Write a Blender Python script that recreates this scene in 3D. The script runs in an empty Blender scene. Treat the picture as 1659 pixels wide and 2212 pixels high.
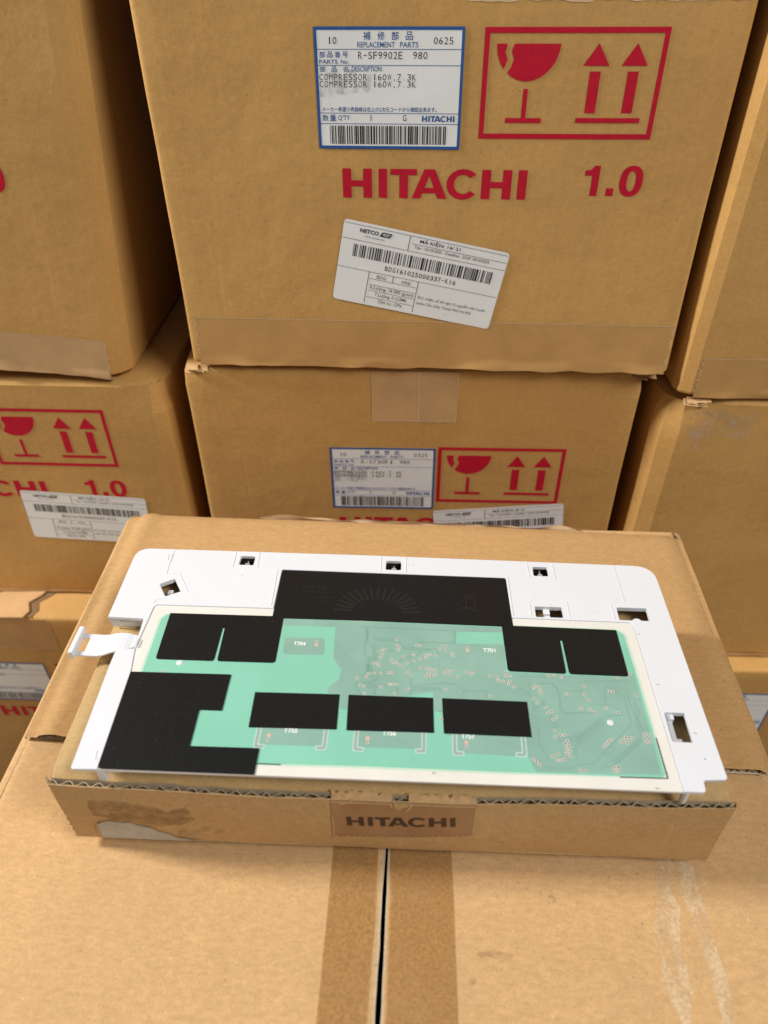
import bpy, bmesh, math, random
from mathutils import Vector, Matrix, noise
rad = math.radians
SC = bpy.context.scene
COL = SC.collection

# ------------------------------------------------------------------ camera
def make_camera():
    pitch, roll = rad(39.7646), rad(-0.5067)
    fw = Vector((0, math.cos(pitch), -math.sin(pitch)))
    up = Vector((0, math.sin(pitch), math.cos(pitch)))
    rt = Vector((1, 0, 0))
    r2 = rt*math.cos(roll) + up*math.sin(roll)
    u2 = -rt*math.sin(roll) + up*math.cos(roll)
    cd = bpy.data.cameras.new('camera'); co = bpy.data.objects.new('camera', cd); COL.objects.link(co)
    m = Matrix((r2, u2, -fw)).transposed().to_4x4(); m.translation = Vector((0, 0, .3383))
    co.matrix_world = m
    cd.sensor_fit = 'VERTICAL'; cd.sensor_height = 36; cd.sensor_width = 27
    cd.lens = 36*1590.2/2212
    cd.clip_start = .01; cd.clip_end = 60
    cd.dof.use_dof = True; cd.dof.focus_distance = .405; cd.dof.aperture_fstop = 8.5
    SC.camera = co
make_camera()

# ------------------------------------------------------------------ light
W = bpy.data.worlds.new('World'); SC.world = W; W.use_nodes = True
bg = W.node_tree.nodes['Background']; bg.inputs[0].default_value = (1.0, .985, .96, 1); bg.inputs[1].default_value = .17
def area(name, loc, target, size, size_y, power, color):
    l = bpy.data.lights.new(name, 'AREA'); l.shape = 'RECTANGLE'; l.size = size; l.size_y = size_y
    l.energy = power; l.color = color
    o = bpy.data.objects.new(name, l); COL.objects.link(o); o.location = loc
    o.rotation_euler = (Vector(target)-Vector(loc)).to_track_quat('-Z', 'Y').to_euler()
    return o
area('lamp_side', (-1.5, .42, 1.0), (0, .20, 0), .22, .22, 42, (1, .975, .94))
area('lamp_ceiling', (1.25, -.60, 1.6), (0, .35, .1), .75, .75, 31.5, (1, .98, .95))
SC.view_settings.view_transform = 'Standard'; SC.view_settings.look = 'None'
SC.view_settings.exposure = 0; SC.view_settings.gamma = 1
try: SC.view_settings.use_curve_mapping = False
except Exception: pass

# ------------------------------------------------------------------ materials
MATS = {}
def nodes(name):
    m = bpy.data.materials.new(name); m.use_nodes = True; MATS[name] = m
    nt = m.node_tree; b = nt.nodes['Principled BSDF']
    return m, nt, b
def N(nt, t, **kw):
    n = nt.nodes.new(t)
    for k, v in kw.items():
        if k.startswith('i_'): n.inputs[k[2:].replace('_', ' ')].default_value = v
        else: setattr(n, k, v)
    return n
def mixc(nt, fac, a, b, mode='MIX'):
    n = nt.nodes.new('ShaderNodeMix'); n.data_type = 'RGBA'; n.blend_type = mode
    for sock, val in ((n.inputs[0], fac), (n.inputs[6], a), (n.inputs[7], b)):
        if hasattr(val, 'links'): nt.links.new(val, sock)
        elif isinstance(val, (int, float)): sock.default_value = val
        else: sock.default_value = (*val, 1)
    return n.outputs[2]
def ramp(nt, src, p0, p1, c0=(0, 0, 0), c1=(1, 1, 1)):
    r = nt.nodes.new('ShaderNodeValToRGB'); e = r.color_ramp.elements
    e[0].position = p0; e[1].position = p1; e[0].color = (*c0, 1); e[1].color = (*c1, 1)
    nt.links.new(src, r.inputs[0]); return r.outputs[0]
def tex(nt, scale, detail=3, rough=.55, stretch=(1, 1, 1), off=(0, 0, 0), coord='Object'):
    tc = nt.nodes.new('ShaderNodeTexCoord'); mp = nt.nodes.new('ShaderNodeMapping')
    mp.inputs['Scale'].default_value = stretch; mp.inputs['Location'].default_value = off
    nt.links.new(tc.outputs[coord], mp.inputs[0])
    n = nt.nodes.new('ShaderNodeTexNoise'); n.inputs['Scale'].default_value = scale
    n.inputs['Detail'].default_value = detail; n.inputs['Roughness'].default_value = rough
    nt.links.new(mp.outputs[0], n.inputs['Vector']); return n.outputs[0]

def kraft(name, c, rough=.78, grain=1.0, flutes=None, blotch=1.0, bump=.25, spec=.3):
    m, nt, b = nodes(name)
    dk = tuple(x*y for x, y in zip(c, (.86, .82, .76))); lt = tuple(min(1, x*y) for x, y in zip(c, (1.11, 1.13, 1.17)))
    big = tex(nt, 9, 4, .55)
    col = mixc(nt, ramp(nt, big, .5-.24/blotch, .5+.24/blotch), dk, lt)
    # paper fibres, two directions
    f1 = tex(nt, 900, 4, .7, (1, 1, .35)); f2 = tex(nt, 520, 3, .7, (.4, 1, 1), (3, 1, 7))
    col = mixc(nt, .55*grain, col, mixc(nt, ramp(nt, f1, .28, .74), tuple(x*.66 for x in c), tuple(min(1, x*1.36) for x in c)))
    col = mixc(nt, .38*grain, col, mixc(nt, ramp(nt, f2, .3, .72), tuple(x*.7 for x in c), tuple(min(1, x*1.3) for x in c)))
    # sparse specks and shives
    s1 = tex(nt, 620, 2, .5, off=(9, 4, 2)); col = mixc(nt, ramp(nt, s1, .70, .74, (0, 0, 0), (.6, .6, .6)), col, tuple(x*.38 for x in c))
    s2 = tex(nt, 700, 2, .5, (1, .5, 1), (1, 8, 5)); col = mixc(nt, ramp(nt, s2, .71, .75, (0, 0, 0), (.4, .4, .4)), col, tuple(min(1, x*1.7+.06) for x in c))
    # handled, grubby patches
    g = tex(nt, 26, 5, .65, off=(5, 5, 1)); col = mixc(nt, ramp(nt, g, .60, .76, (0, 0, 0), (.22, .22, .22)), col, tuple(x*.55 for x in c))
    # long faint rub marks and streaks along the flutes
    st = tex(nt, 16, 4, .6, (1, 1, .22), (7, 2, 9)); col = mixc(nt, ramp(nt, st, .38, .72, (0, 0, 0), (.30, .30, .30)), col, tuple(x*.80 for x in c))
    sc_ = tex(nt, 190, 3, .55, (1, 1, .05), (3, 3, 3)); col = mixc(nt, ramp(nt, sc_, .66, .72, (0, 0, 0), (.16, .16, .16)), col, tuple(min(1, x*1.45+.03) for x in c))
    hgt = f1
    if flutes:
        tc = nt.nodes.new('ShaderNodeTexCoord'); mp = nt.nodes.new('ShaderNodeMapping'); mp.inputs['Rotation'].default_value = (0, 0, 0 if flutes == 'X' else rad(90))
        nt.links.new(tc.outputs['Object'], mp.inputs[0])
        wv = N(nt, 'ShaderNodeTexWave', i_Scale=48.0, i_Distortion=.6); wv.bands_direction = 'X'
        nt.links.new(mp.outputs[0], wv.inputs['Vector'])
        col = mixc(nt, .022, col, mixc(nt, wv.outputs[1], tuple(x*.6 for x in c), tuple(min(1, x*1.4) for x in c)))
    bp = N(nt, 'ShaderNodeBump', i_Strength=bump, i_Distance=.0006); nt.links.new(hgt, bp.inputs['Height'])
    lw = tex(nt, 38, 3, .5, off=(2, 7, 3)); b2 = N(nt, 'ShaderNodeBump', i_Strength=.22, i_Distance=.004)
    nt.links.new(lw, b2.inputs['Height']); nt.links.new(bp.outputs[0], b2.inputs['Normal'])
    nt.links.new(b2.outputs[0], b.inputs['Normal']); nt.links.new(col, b.inputs['Base Color'])
    b.inputs['Roughness'].default_value = rough; b.inputs['Specular IOR Level'].default_value = spec
    return m

def plain(name, c, rough=.5, spec=.5, var=.0, vscale=60, bump=0, bscale=600, metallic=0, coat=0):
    m, nt, b = nodes(name); b.inputs['Base Color'].default_value = (*c, 1)
    b.inputs['Roughness'].default_value = rough; b.inputs['Specular IOR Level'].default_value = spec; b.inputs['Metallic'].default_value = metallic
    if coat: b.inputs['Coat Weight'].default_value = coat; b.inputs['Coat Roughness'].default_value = .12
    if var:
        t = tex(nt, vscale, 4, .6); nt.links.new(mixc(nt, ramp(nt, t, .3, .7), tuple(x*(1-var) for x in c), tuple(min(1, x*(1+var)) for x in c)), b.inputs['Base Color'])
        t2 = tex(nt, vscale*2.3, 4, .6, off=(4, 2, 1)); r = N(nt, 'ShaderNodeMapRange', i_To_Min=max(0, rough-.12), i_To_Max=min(1, rough+.12)); nt.links.new(t2, r.inputs[0]); nt.links.new(r.outputs[0], b.inputs['Roughness'])
    if bump:
        t = tex(nt, bscale, 3, .6); bp = N(nt, 'ShaderNodeBump', i_Strength=bump, i_Distance=.0004); nt.links.new(t, bp.inputs['Height']); nt.links.new(bp.outputs[0], b.inputs['Normal'])
    return m

def stainy(name, c, cover0, cover1, scale=90, rough=.7, alpha=1.0, stretch=(1, 1, 1), off=(0, 0, 0), low=0.):
    """stain or scuff with a ragged, fibrous outline of its own"""
    m, nt, b = nodes(name)
    t = tex(nt, scale, 6, .68, stretch, off)
    t2 = tex(nt, 700, 3, .6); b.inputs['Roughness'].default_value = rough
    nt.links.new(mixc(nt, ramp(nt, t2, .3, .7), tuple(x*.75 for x in c), tuple(min(1, x*1.25) for x in c)), b.inputs['Base Color'])
    nt.links.new(ramp(nt, t, cover0, cover1, (low, low, low), (alpha, alpha, alpha)), b.inputs['Alpha'])
    return m

kraft('kraft_carton', (.55, .312, .098), flutes='X', rough=.70, grain=.55, bump=.15, blotch=1.3)
kraft('kraft_base', (.58, .36, .168), rough=.8, grain=1.0, bump=.45, spec=.2)
kraft('kraft_flap', (.50, .30, .125), rough=.8, grain=1.0, spec=.25)
kraft('kraft_mailer', (.52, .345, .145), rough=.66, grain=.8, spec=.35)
kraft('kraft_mailer_front', (.53, .335, .15), rough=.7, grain=.8, spec=.35, blotch=1.4)
kraft('kraft_cut', (.50, .40, .265), rough=.9, grain=1.0)
kraft('kraft_flute_shaded', (.28, .20, .115), rough=.95, grain=.8)  # wavy medium, darkened so its voids look shaded
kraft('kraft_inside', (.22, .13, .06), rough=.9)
plain('tape_brown', (.49, .278, .10), rough=.42, spec=.25, var=.09, vscale=45, bump=.08, bscale=120)
plain('tape_pale', (.53, .33, .155), rough=.42, spec=.28, var=.10, vscale=45, bump=.10, bscale=120)
plain('tape_edge', (.66, .48, .30), rough=.4, var=.1, vscale=200)
plain('tape_printed', (.36, .20, .095), rough=.38, spec=.45, var=.10, vscale=60, bump=.10, bscale=120)
plain('ink_red', (.49, .010, .030), rough=.6, spec=.15, var=.10, vscale=220)
plain('ink_blue', (.018, .09, .30), rough=.45, var=.08, vscale=200)
plain('ink_black', (.022, .02, .02), rough=.5, var=.25, vscale=400)
plain('ink_grey', (.12, .115, .11), rough=.55, var=.25, vscale=400)
plain('ink_tape', (.035, .022, .016), rough=.4)
plain('paper_white', (.80, .80, .78), rough=.45, var=.03, vscale=40)
plain('paper_grey', (.46, .42, .36), rough=.85, var=.12, vscale=120, bump=.3)
plain('plastic_white', (.695, .71, .745), rough=.34, spec=.5, var=.012, vscale=30, bump=.03, bscale=900)
plain('slot_shade', (.035, .026, .02), rough=.6)
plain('film_cream', (.72, .70, .645), rough=.36, var=.035, vscale=45)
plain('film_pale', (.50, .66, .52), rough=.4, var=.03, vscale=80)
plain('mask_mint', (.225, .54, .405), rough=.3, spec=.5, var=.07, vscale=18, coat=.4)
plain('mask_dull', (.235, .405, .335), rough=.3, spec=.5, var=.08, vscale=40, coat=.4)
plain('mask_trace', (.175, .325, .262), rough=.4)
plain('mask_bracket', (.29, .37, .335), rough=.45)
plain('mask_halo', (.42, .60, .51), rough=.45)
plain('via_ring', (.60, .56, .49), rough=.4, var=.1, vscale=500)
plain('via_solid', (.62, .42, .34), rough=.4)
plain('via_hole', (.09, .05, .035), rough=.7)
plain('silk_white', (.80, .84, .80), rough=.5)
plain('foil_black', (.0075, .0082, .0088), rough=.36, spec=.34, var=.25, vscale=900, bump=.10, bscale=1400)
plain('foil_print', (.0105, .0108, .0105), rough=.42)
plain('concrete', (.22, .21, .19), rough=.85, var=.15, vscale=12, bump=.3, bscale=60)
stainy('glue_stain', (.40, .205, .058), .30, .66, 60, .62, .85, (1, .7, 1), low=.42)
stainy('ink_smear', (.25, .25, .25), .42, .70, 160, .5, .5, (1, 1, .5))
stainy('torn_stain', (.36, .215, .085), .36, .68, 150, .75, .80, (.6, 1, .9))
stainy('scuff_pale', (.72, .53, .31), .30, .56, 130, .85, .72, (1, .5, 1))
stainy('smudge_dark', (.24, .14, .06), .38, .74, 160, .8, .42)
stainy('scuff_white', (.64, .50, .33), .42, .68, 120, .8, .6)

# ------------------------------------------------------------------ helpers
def link(o, parent=None):
    COL.objects.link(o)
    if parent is not None: o.parent = parent
    return o
def tag(o, label, cat, group=None):
    o['label'] = label; o['category'] = cat
    if group: o['group'] = group
    return o
def thing(name, loc, rot, label, cat, group=None):
    o = bpy.data.objects.new(name, None); o.empty_display_size = .03
    link(o); o.location = loc; o.rotation_euler = rot
    return tag(o, label, cat, group)
def obj(name, verts, faces, mat, parent=None, smooth=False):
    me = bpy.data.meshes.new(name); me.from_pydata([tuple(v) for v in verts], [], faces); me.validate()
    me.materials.append(MATS[mat])
    if smooth: me.polygons.foreach_set('use_smooth', [True]*len(me.polygons))
    me.update(); return link(bpy.data.objects.new(name, me), parent)
def obj_bm(name, bm, mat, parent=None, smooth=False):
    me = bpy.data.meshes.new(name); bm.to_mesh(me); bm.free(); me.materials.append(MATS[mat])
    if smooth: me.polygons.foreach_set('use_smooth', [True]*len(me.polygons))
    return link(bpy.data.objects.new(name, me), parent)
class MB:
    """plain vertex / face collector"""
    def __init__(s): s.v = []; s.f = []
    def add(s, vs, fs):
        b = len(s.v); s.v += [tuple(x) for x in vs]; s.f += [tuple(i+b for i in f) for f in fs]
    def box(s, x0, y0, z0, x1, y1, z1):
        s.add([(x0, y0, z0), (x1, y0, z0), (x1, y1, z0), (x0, y1, z0), (x0, y0, z1), (x1, y0, z1), (x1, y1, z1), (x0, y1, z1)],
              [(3, 2, 1, 0), (4, 5, 6, 7), (0, 1, 5, 4), (1, 2, 6, 5), (2, 3, 7, 6), (3, 0, 4, 7)])
    def grid(s, fn, us, vs):
        n = len(vs); s.add([fn(u, v) for u in us for v in vs],
              [(i*n+j, (i+1)*n+j, (i+1)*n+j+1, i*n+j+1) for i in range(len(us)-1) for j in range(n-1)])
    def cyl(s, c, r, z0, z1, seg=16, r1=None):
        r1 = r if r1 is None else r1
        vs = [(c[0]+r*math.cos(2*math.pi*k/seg), c[1]+r*math.sin(2*math.pi*k/seg), z0) for k in range(seg)]
        vs += [(c[0]+r1*math.cos(2*math.pi*k/seg), c[1]+r1*math.sin(2*math.pi*k/seg), z1) for k in range(seg)]
        s.add(vs, [(k, (k+1) % seg, seg+(k+1) % seg, seg+k) for k in range(seg)]+[tuple(range(seg))[::-1], tuple(range(seg, 2*seg))])
    def build(s, name, mat, parent=None, smooth=False): return obj(name, s.v, s.f, mat, parent, smooth)
def lin(a, b, n): return [a+(b-a)*i/(n-1) for i in range(n)]
def rounded(pts, r, seg=5):
    """polygon with rounded corners; r is a number or a list per corner"""
    out = []; n = len(pts)
    for i in range(n):
        p = Vector(pts[i]); a = Vector(pts[i-1])-p; b = Vector(pts[(i+1) % n])-p
        ri = r[i] if isinstance(r, (list, tuple)) else r
        la, lb = a.length, b.length
        if ri <= 0 or la < 1e-6 or lb < 1e-6: out.append(tuple(p)); continue
        t = min(ri, la*.48, lb*.48); A = p+a/la*t; B = p+b/lb*t
        for k in range(seg+1):
            s = k/seg; q = A*(1-s)**2+p*2*s*(1-s)+B*s*s; out.append((q.x, q.y))
    return out
def ragged(pts, step, amp, seed):
    """closed outline broken into short, uneven steps, like torn paper"""
    r = random.Random(seed); out = []
    for i in range(len(pts)):
        a, b = Vector(pts[i]), Vector(pts[(i+1) % len(pts)]); n = max(1, int((b-a).length/step)); d = (b-a); nn = Vector((-d.y, d.x))
        if nn.length: nn.normalize()
        for k in range(n): out.append(tuple(a+d*((k+(r.uniform(-.25, .25) if k else 0))/n)+nn*r.uniform(-amp, amp)))
    return out
def curve_mesh(loops, half, bevel, bseg=2):
    """solid plate (verts, faces) from closed loops; inner loops become holes"""
    c = bpy.data.curves.new('tmp', 'CURVE'); c.dimensions = '2D'; c.fill_mode = 'BOTH'
    c.extrude = max(half-bevel, 0); c.bevel_depth = bevel; c.bevel_resolution = bseg; c.offset = -bevel
    for L in loops:
        s = c.splines.new('POLY'); s.points.add(len(L)-1)
        for q, (x, y) in zip(s.points, L): q.co = (x, y, 0, 1)
        s.use_cyclic_u = True
    o = bpy.data.objects.new('tmp', c); m = o.to_mesh()
    vs = [tuple(v.co) for v in m.vertices]; fs = [tuple(p.vertices) for p in m.polygons]
    o.to_mesh_clear(); bpy.data.objects.remove(o); bpy.data.curves.remove(c)
    return vs, fs
def plate_into(mb, loops, z0, z1, bevel=0):
    vs, fs = curve_mesh(loops, (z1-z0)/2, bevel)
    mb.add([(x, y, z+(z0+z1)/2) for x, y, z in vs], fs)
def plate(name, loops, z0, z1, mat, parent, bevel=0):
    mb = MB(); plate_into(mb, loops, z0, z1, bevel)
    ob = mb.build(name, mat, parent)
    return ob
_tc = {}
def text_geo(s, off):
    if (s, off) in _tc: return _tc[(s, off)]
    c = bpy.data.curves.new('tmp', 'FONT'); c.body = s; c.size = 1; c.offset = off; c.resolution_u = 3
    o = bpy.data.objects.new('tmp', c); m = o.to_mesh()
    vs = [(v.co.x, v.co.y) for v in m.vertices]; fs = [tuple(p.vertices) for p in m.polygons]
    o.to_mesh_clear(); bpy.data.objects.remove(o); bpy.data.curves.remove(c)
    _tc[(s, off)] = (vs, fs); return vs, fs
class Flat:
    """flat print, collected in millimetres in the plane of its carrier"""
    def __init__(s): s.v = []; s.f = []
    def poly(s, pts): b = len(s.v); s.v += [tuple(p) for p in pts]; s.f.append(tuple(range(b, b+len(pts))))
    def rect(s, x0, y0, x1, y1): s.poly([(x0, y0), (x1, y0), (x1, y1), (x0, y1)])
    def frame(s, x0, y0, x1, y1, t):
        s.rect(x0, y0, x1, y0+t); s.rect(x0, y1-t, x1, y1); s.rect(x0, y0+t, x0+t, y1-t); s.rect(x1-t, y0+t, x1, y1-t)
    def line(s, a, b, w):
        a, b = Vector(a), Vector(b); d = b-a
        if d.length < 1e-6: return
        n = Vector((-d.y, d.x)).normalized()*w/2; s.poly([a-n, b-n, b+n, a+n])
    def path(s, pts, w):
        for a, b in zip(pts, pts[1:]): s.line(a, b, w)
    def disc(s, c, r, seg=12, ry=None): s.poly([(c[0]+r*math.cos(2*math.pi*k/seg), c[1]+(ry or r)*math.sin(2*math.pi*k/seg)) for k in range(seg)])
    def text(s, t, x0, y0, x1, y1, off=0.0, shear=0):
        vs, fs = text_geo(t, off)
        if not vs: return
        ax, bx = min(v[0] for v in vs), max(v[0] for v in vs); ay, by = min(v[1] for v in vs), max(v[1] for v in vs)
        b = len(s.v)
        for x, y in vs:
            q = (y-ay)/(by-ay); s.v.append((x0+(x-ax)/(bx-ax)*(x1-x0)+shear*q*(y1-y0), y0+q*(y1-y0)))
        s.f += [tuple(i+b for i in f) for f in fs]
    def mono(s, t, x0, y0, x1, y1, off=0.0):
        """evenly pitched, typewriter-like line"""
        cw = (x1-x0)/len(t)
        for i, ch in enumerate(t):
            if ch == ' ': continue
            w, a, b = {'1': (.20, y0, y1), 'I': (.16, y0, y1), ',': (.2, y0-.5, y0+.6), '.': (.16, y0, y0+.45), '-': (.55, (y0+y1)/2-.2, (y0+y1)/2+.2), '/': (.5, y0, y1)}.get(ch, (.74, y0, y1))
            c = x0+(i+.5)*cw; s.text(ch, c-w*cw/2, a, c+w*cw/2, b, off)
    def bars(s, x0, y0, x1, y1, seed, n=60):
        r = random.Random(seed); w = [r.choice((1, 1, 1, 2, 2, 3)) for _ in range(2*n+1)]; k = (x1-x0)/sum(w); x = x0
        for i, a in enumerate(w):
            if i % 2 == 0: s.rect(x, y0, x+a*k, y1)
            x += a*k
    def brand(s, x0, y0, x1, y1):
        """the seven block capitals, drawn from straight strokes and one open ring"""
        def X(x): return x0+(x-163)/805*(x1-x0)
        def Y(y): return y0+y/128*(y1-y0)
        def R(a, b, c, d): s.rect(X(a), Y(b), X(c), Y(d))
        for h in (163, 773):
            R(h, 0, h+38, 128); R(h+91, 0, h+129, 128); R(h+38, 50, h+91, 76)
        R(322, 0, 359, 128); R(930, 0, 968, 128)
        R(374, 102, 490, 128); R(413, 0, 451, 102)
        P = lambda *q: s.poly([(X(a), Y(b)) for a, b in q])
        P((468, 0), (506, 0), (555, 128), (522, 128)); P((582, 0), (622, 0), (568, 128), (555, 128), (545, 100)); P((514, 24), (575, 24), (567, 47), (523, 47))
        n = 26; a0, a1 = rad(40), rad(320)
        for i in range(n):
            p, q = a0+(a1-a0)*i/n, a0+(a1-a0)*(i+1)/n
            o = lambda t, rx, ry: (X(692+rx*math.cos(t)), Y(64+ry*math.sin(t)))
            s.poly([o(p, 40, 42), o(p, 72, 67), o(q, 72, 67), o(q, 40, 42)])
    def moved(s, ox, oy, ang=0):
        c, k = math.cos(rad(ang)), math.sin(rad(ang)); f = Flat()
        f.v = [(ox+x*c-y*k, oy+x*k+y*c) for x, y in s.v]; f.f = list(s.f); return f
    def build(s, name, mat, parent, fn, cell=0, lift=0):
        """fn maps (u, v) in millimetres to a point; cell > 0 cuts the print so that it can follow a bowed board"""
        bm = bmesh.new(); vs = [bm.verts.new((x, y, 0)) for x, y in s.v]
        for f in s.f:
            try: bm.faces.new([vs[i] for i in f])
            except ValueError: pass
        if cell:
            xs = [v[0] for v in s.v]; ys = [v[1] for v in s.v]
            for ax, lo, hi in ((0, min(xs), max(xs)), (1, min(ys), max(ys))):
                k = math.ceil(lo/cell)
                while k*cell < hi:
                    co = Vector((0, 0, 0)); co[ax] = k*cell; no = Vector((0, 0, 0)); no[ax] = 1
                    bmesh.ops.bisect_plane(bm, geom=bm.verts[:]+bm.edges[:]+bm.faces[:], dist=1e-5, plane_co=co, plane_no=no); k += 1
        bm.verts.ensure_lookup_table(); zi = {}
        if lift and not cell:
            for i, f in enumerate(s.f):
                for q in f: zi[q] = (i % 7)*lift
        for i, v in enumerate(bm.verts): v.co = Vector(fn(v.co.x, v.co.y))+Vector((0, 0, zi.get(i, 0)))
        return obj_bm(name, bm, mat, parent)

# ------------------------------------------------------------------ cartons
class Carton:
    """corrugated box; local frame: x along the front, y to the back, z up, origin at the front left bottom corner"""
    def __init__(s, loc, yaw, w, d, h, label, seed, rv=.008, rz=.004, lean=0., roll=0., amp=.0011, mat='kraft_carton', group='compressor cartons stacked behind', dents=(), facet=False):
        s.w, s.d, s.h, s.lean, s.amp, s.seed = w, d, h, lean, amp, seed
        s.root = thing('cardboard_box', loc, (0, rad(roll), rad(yaw)), label, 'box', group)
        def axis(L, r, n):
            e = [0, r] if facet and r == rv else [0, .25*r, .55*r, r]; return e+[r+(L-2*r)*i/n for i in range(1, n)]+[L-x for x in e[::-1]]
        ax = axis(w, rv, max(4, int(w/.011))); ay = axis(d, rv, max(4, int(d/.016))); az = axis(h, rz, max(4, int(h/.011)))
        V = {}; vs = []; fs = []
        def vid(x, y, z):
            k = (round(x, 6), round(y, 6), round(z, 6))
            if k in V: return V[k]
            inn = Vector((min(max(x, rv), w-rv), min(max(y, rv), d-rv), min(max(z, rz), h-rz)))
            q = Vector(((x-inn.x)/rv, (y-inn.y)/rv, (z-inn.z)/rz)); n = q.normalized()
            p = inn+Vector((n.x*rv, n.y*rv, n.z*rz))
            p = p+n*s.bow(x, z, y)
            for (dx, dy, dz, dr, da) in dents:
                dd = (p-Vector((dx, dy, dz))).length
                if dd < dr: p -= n*da*(1-(dd/dr)**2)**2*(1+.6*noise.noise(p*160))
            p.y += lean*p.z
            V[k] = len(vs); vs.append(p); return V[k]
        def face(A, B, f):
            for i in range(len(A)-1):
                for j in range(len(B)-1):
                    fs.append((vid(*f(A[i], B[j])), vid(*f(A[i+1], B[j])), vid(*f(A[i+1], B[j+1])), vid(*f(A[i], B[j+1]))))
        face(ax, az, lambda a, b: (a, 0, b)); face(ax, az, lambda a, b: (w-a, d, b))
        face(ay, az, lambda a, b: (w, a, b)); face(ay, az, lambda a, b: (0, d-a, b))
        face(ax, ay, lambda a, b: (a, b, h)); face(ax, ay, lambda a, b: (a, d-b, 0))
        s.body = obj('box_body', vs, fs, mat, s.root, True)
        if facet: s.body.data.set_sharp_from_angle(angle=rad(14))
    def bow(s, u, v, y=0.):
        k = s.seed*3.17; return s.amp*(noise.noise(Vector((u*7+k, y*7, v*7+k)))+.25*noise.noise(Vector((u*23, y*23+k, v*23))))
    def on(s, eps):
        """point on the front face, eps metres proud of the board"""
        return lambda u, v: (u*.001, s.lean*v*.001-s.bow(u*.001, v*.001)-eps, v*.001)
    def tape(s, u0, v0, u1, v1, mat='tape_brown', teeth='', wrap=0, eps=.00028, seed=1, edge=True):
        """strip of packing tape on the front; teeth lists its torn ends (b, l, r); wrap tucks it under the box (mm)"""
        r = random.Random(seed); mb = MB(); f = s.on(eps)
        nu = max(3, int((u1-u0)/1.25)) if 'b' in teeth else max(3, int((u1-u0)/4))
        us = lin(u0, u1, nu+1); nv = max(3, int((v1-v0)/(1.25 if ('l' in teeth or 'r' in teeth) else 4))); vsl = lin(v0, v1, nv+1)
        iu = {u: i for i, u in enumerate(us)}; iv = {v: i for i, v in enumerate(vsl)}
        wob = [r.uniform(-1, 1) for _ in range(len(us)+len(vsl)+4)]
        def pt(u, v):
            i, j = iu[u], iv[v]; uu, vv = u, v
            if 'b' in teeth and j == 0: vv += (1.0 if i % 2 else -.6)+.35*wob[i]
            if 'l' in teeth and i == 0: uu += (.9 if j % 2 else -.6)+.3*wob[j]
            if 'r' in teeth and i == nu: uu -= (.9 if j % 2 else -.6)+.3*wob[j]
            p = list(f(uu, vv))
            if wrap and v < v0+7:
                q = 1-(v-v0)/7.; p[1] += (-.0016*q*max(0, noise.noise(Vector((u*.045, seed*5.1, v*.10)))+.15)); p[2] += .0012*q*noise.noise(Vector((u*.06, 9.2, seed)))
            return p
        mb.grid(pt, us, vsl)
        if wrap:
            rowb = [pt(u, vsl[0]) for u in us]
            mb.grid(lambda u, k: (rowb[iu[u]][0], rowb[iu[u]][1]+.001*wrap*k*k+.0002, rowb[iu[u]][2]-.0016*math.sin(k*1.5)-.0006*k*abs(wob[iu[u]])), us, [0, .35, .7, 1])
        t = mb.build('packing_tape', mat, s.root, True)
        if edge:
            e = Flat(); e.line((u0, v1), (u1, v1), .35)
            if 'b' in teeth:
                for i in range(nu): e.line((us[i], v0+(1.0 if i % 2 else -.6)+.35*wob[i]), (us[i+1], v0+(1.0 if (i+1) % 2 else -.6)+.35*wob[i+1]), .55)
                e.line((u0, v0), (u0, v1), .4); e.line((u1, v0), (u1, v1), .4)
            if 'l' in teeth:
                for j in range(nv):
                    if wob[j] > -.2: e.line((u0+(.9 if j % 2 else -.6)+.3*wob[j], vsl[j]), (u0+(.9 if (j+1) % 2 else -.6)+.3*wob[j+1], vsl[j+1]), .5)
            if 'r' in teeth:
                for j in range(nv):
                    if wob[j] > -.2: e.line((u1-(.9 if j % 2 else -.6)-.3*wob[j], vsl[j]), (u1-(.9 if (j+1) % 2 else -.6)-.3*wob[j+1], vsl[j+1]), .5)
            e.build('tape_rim', 'tape_edge', t, s.on(eps+.00012), 12)
        return t
    def handling_mark(s, u, v):
        f = Flat(); f.frame(0, 0, 94.4, 52.1, 2.6)
        bowl = lambda a: (23.1+16.5*math.cos(a), 44.8+17.0*math.sin(a))
        f.poly([(15.6, 44.8), (14.5, 41.7), (15.9, 37.9), (14.9, 34.6), (12.9, 31.9)]+[bowl(math.pi+.86+(math.pi-.86)*k/14) for k in range(1, 15)])
        f.poly([(6.6, 44.8)]+[bowl(math.pi+.74*k/5) for k in range(1, 6)]+[(12.6, 37.6), (11.2, 40.9), (12.0, 44.8)])
        f.rect(22.4, 10.3, 24.8, 24.3); f.rect(14, 7.9, 33.4, 10.3); f.rect(52.1, 8.1, 86.6, 10.5)
        for x in (59.1, 78.9):
            f.poly([(x-6.8, 35), (x+6.8, 35), (x, 45)]); f.rect(x-2.8, 12.9, x+2.8, 32.4)
        return f.moved(u, v).build('handling_mark', 'ink_red', s.root, s.on(.00022), 12)
    def brand(s, u, v, w=106.2, h=15.9, mat='ink_red'):
        f = Flat(); f.brand(0, 0, w, h); return f.moved(u, v).build('brand_lettering', mat, s.root, s.on(.00022), 12)
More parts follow.
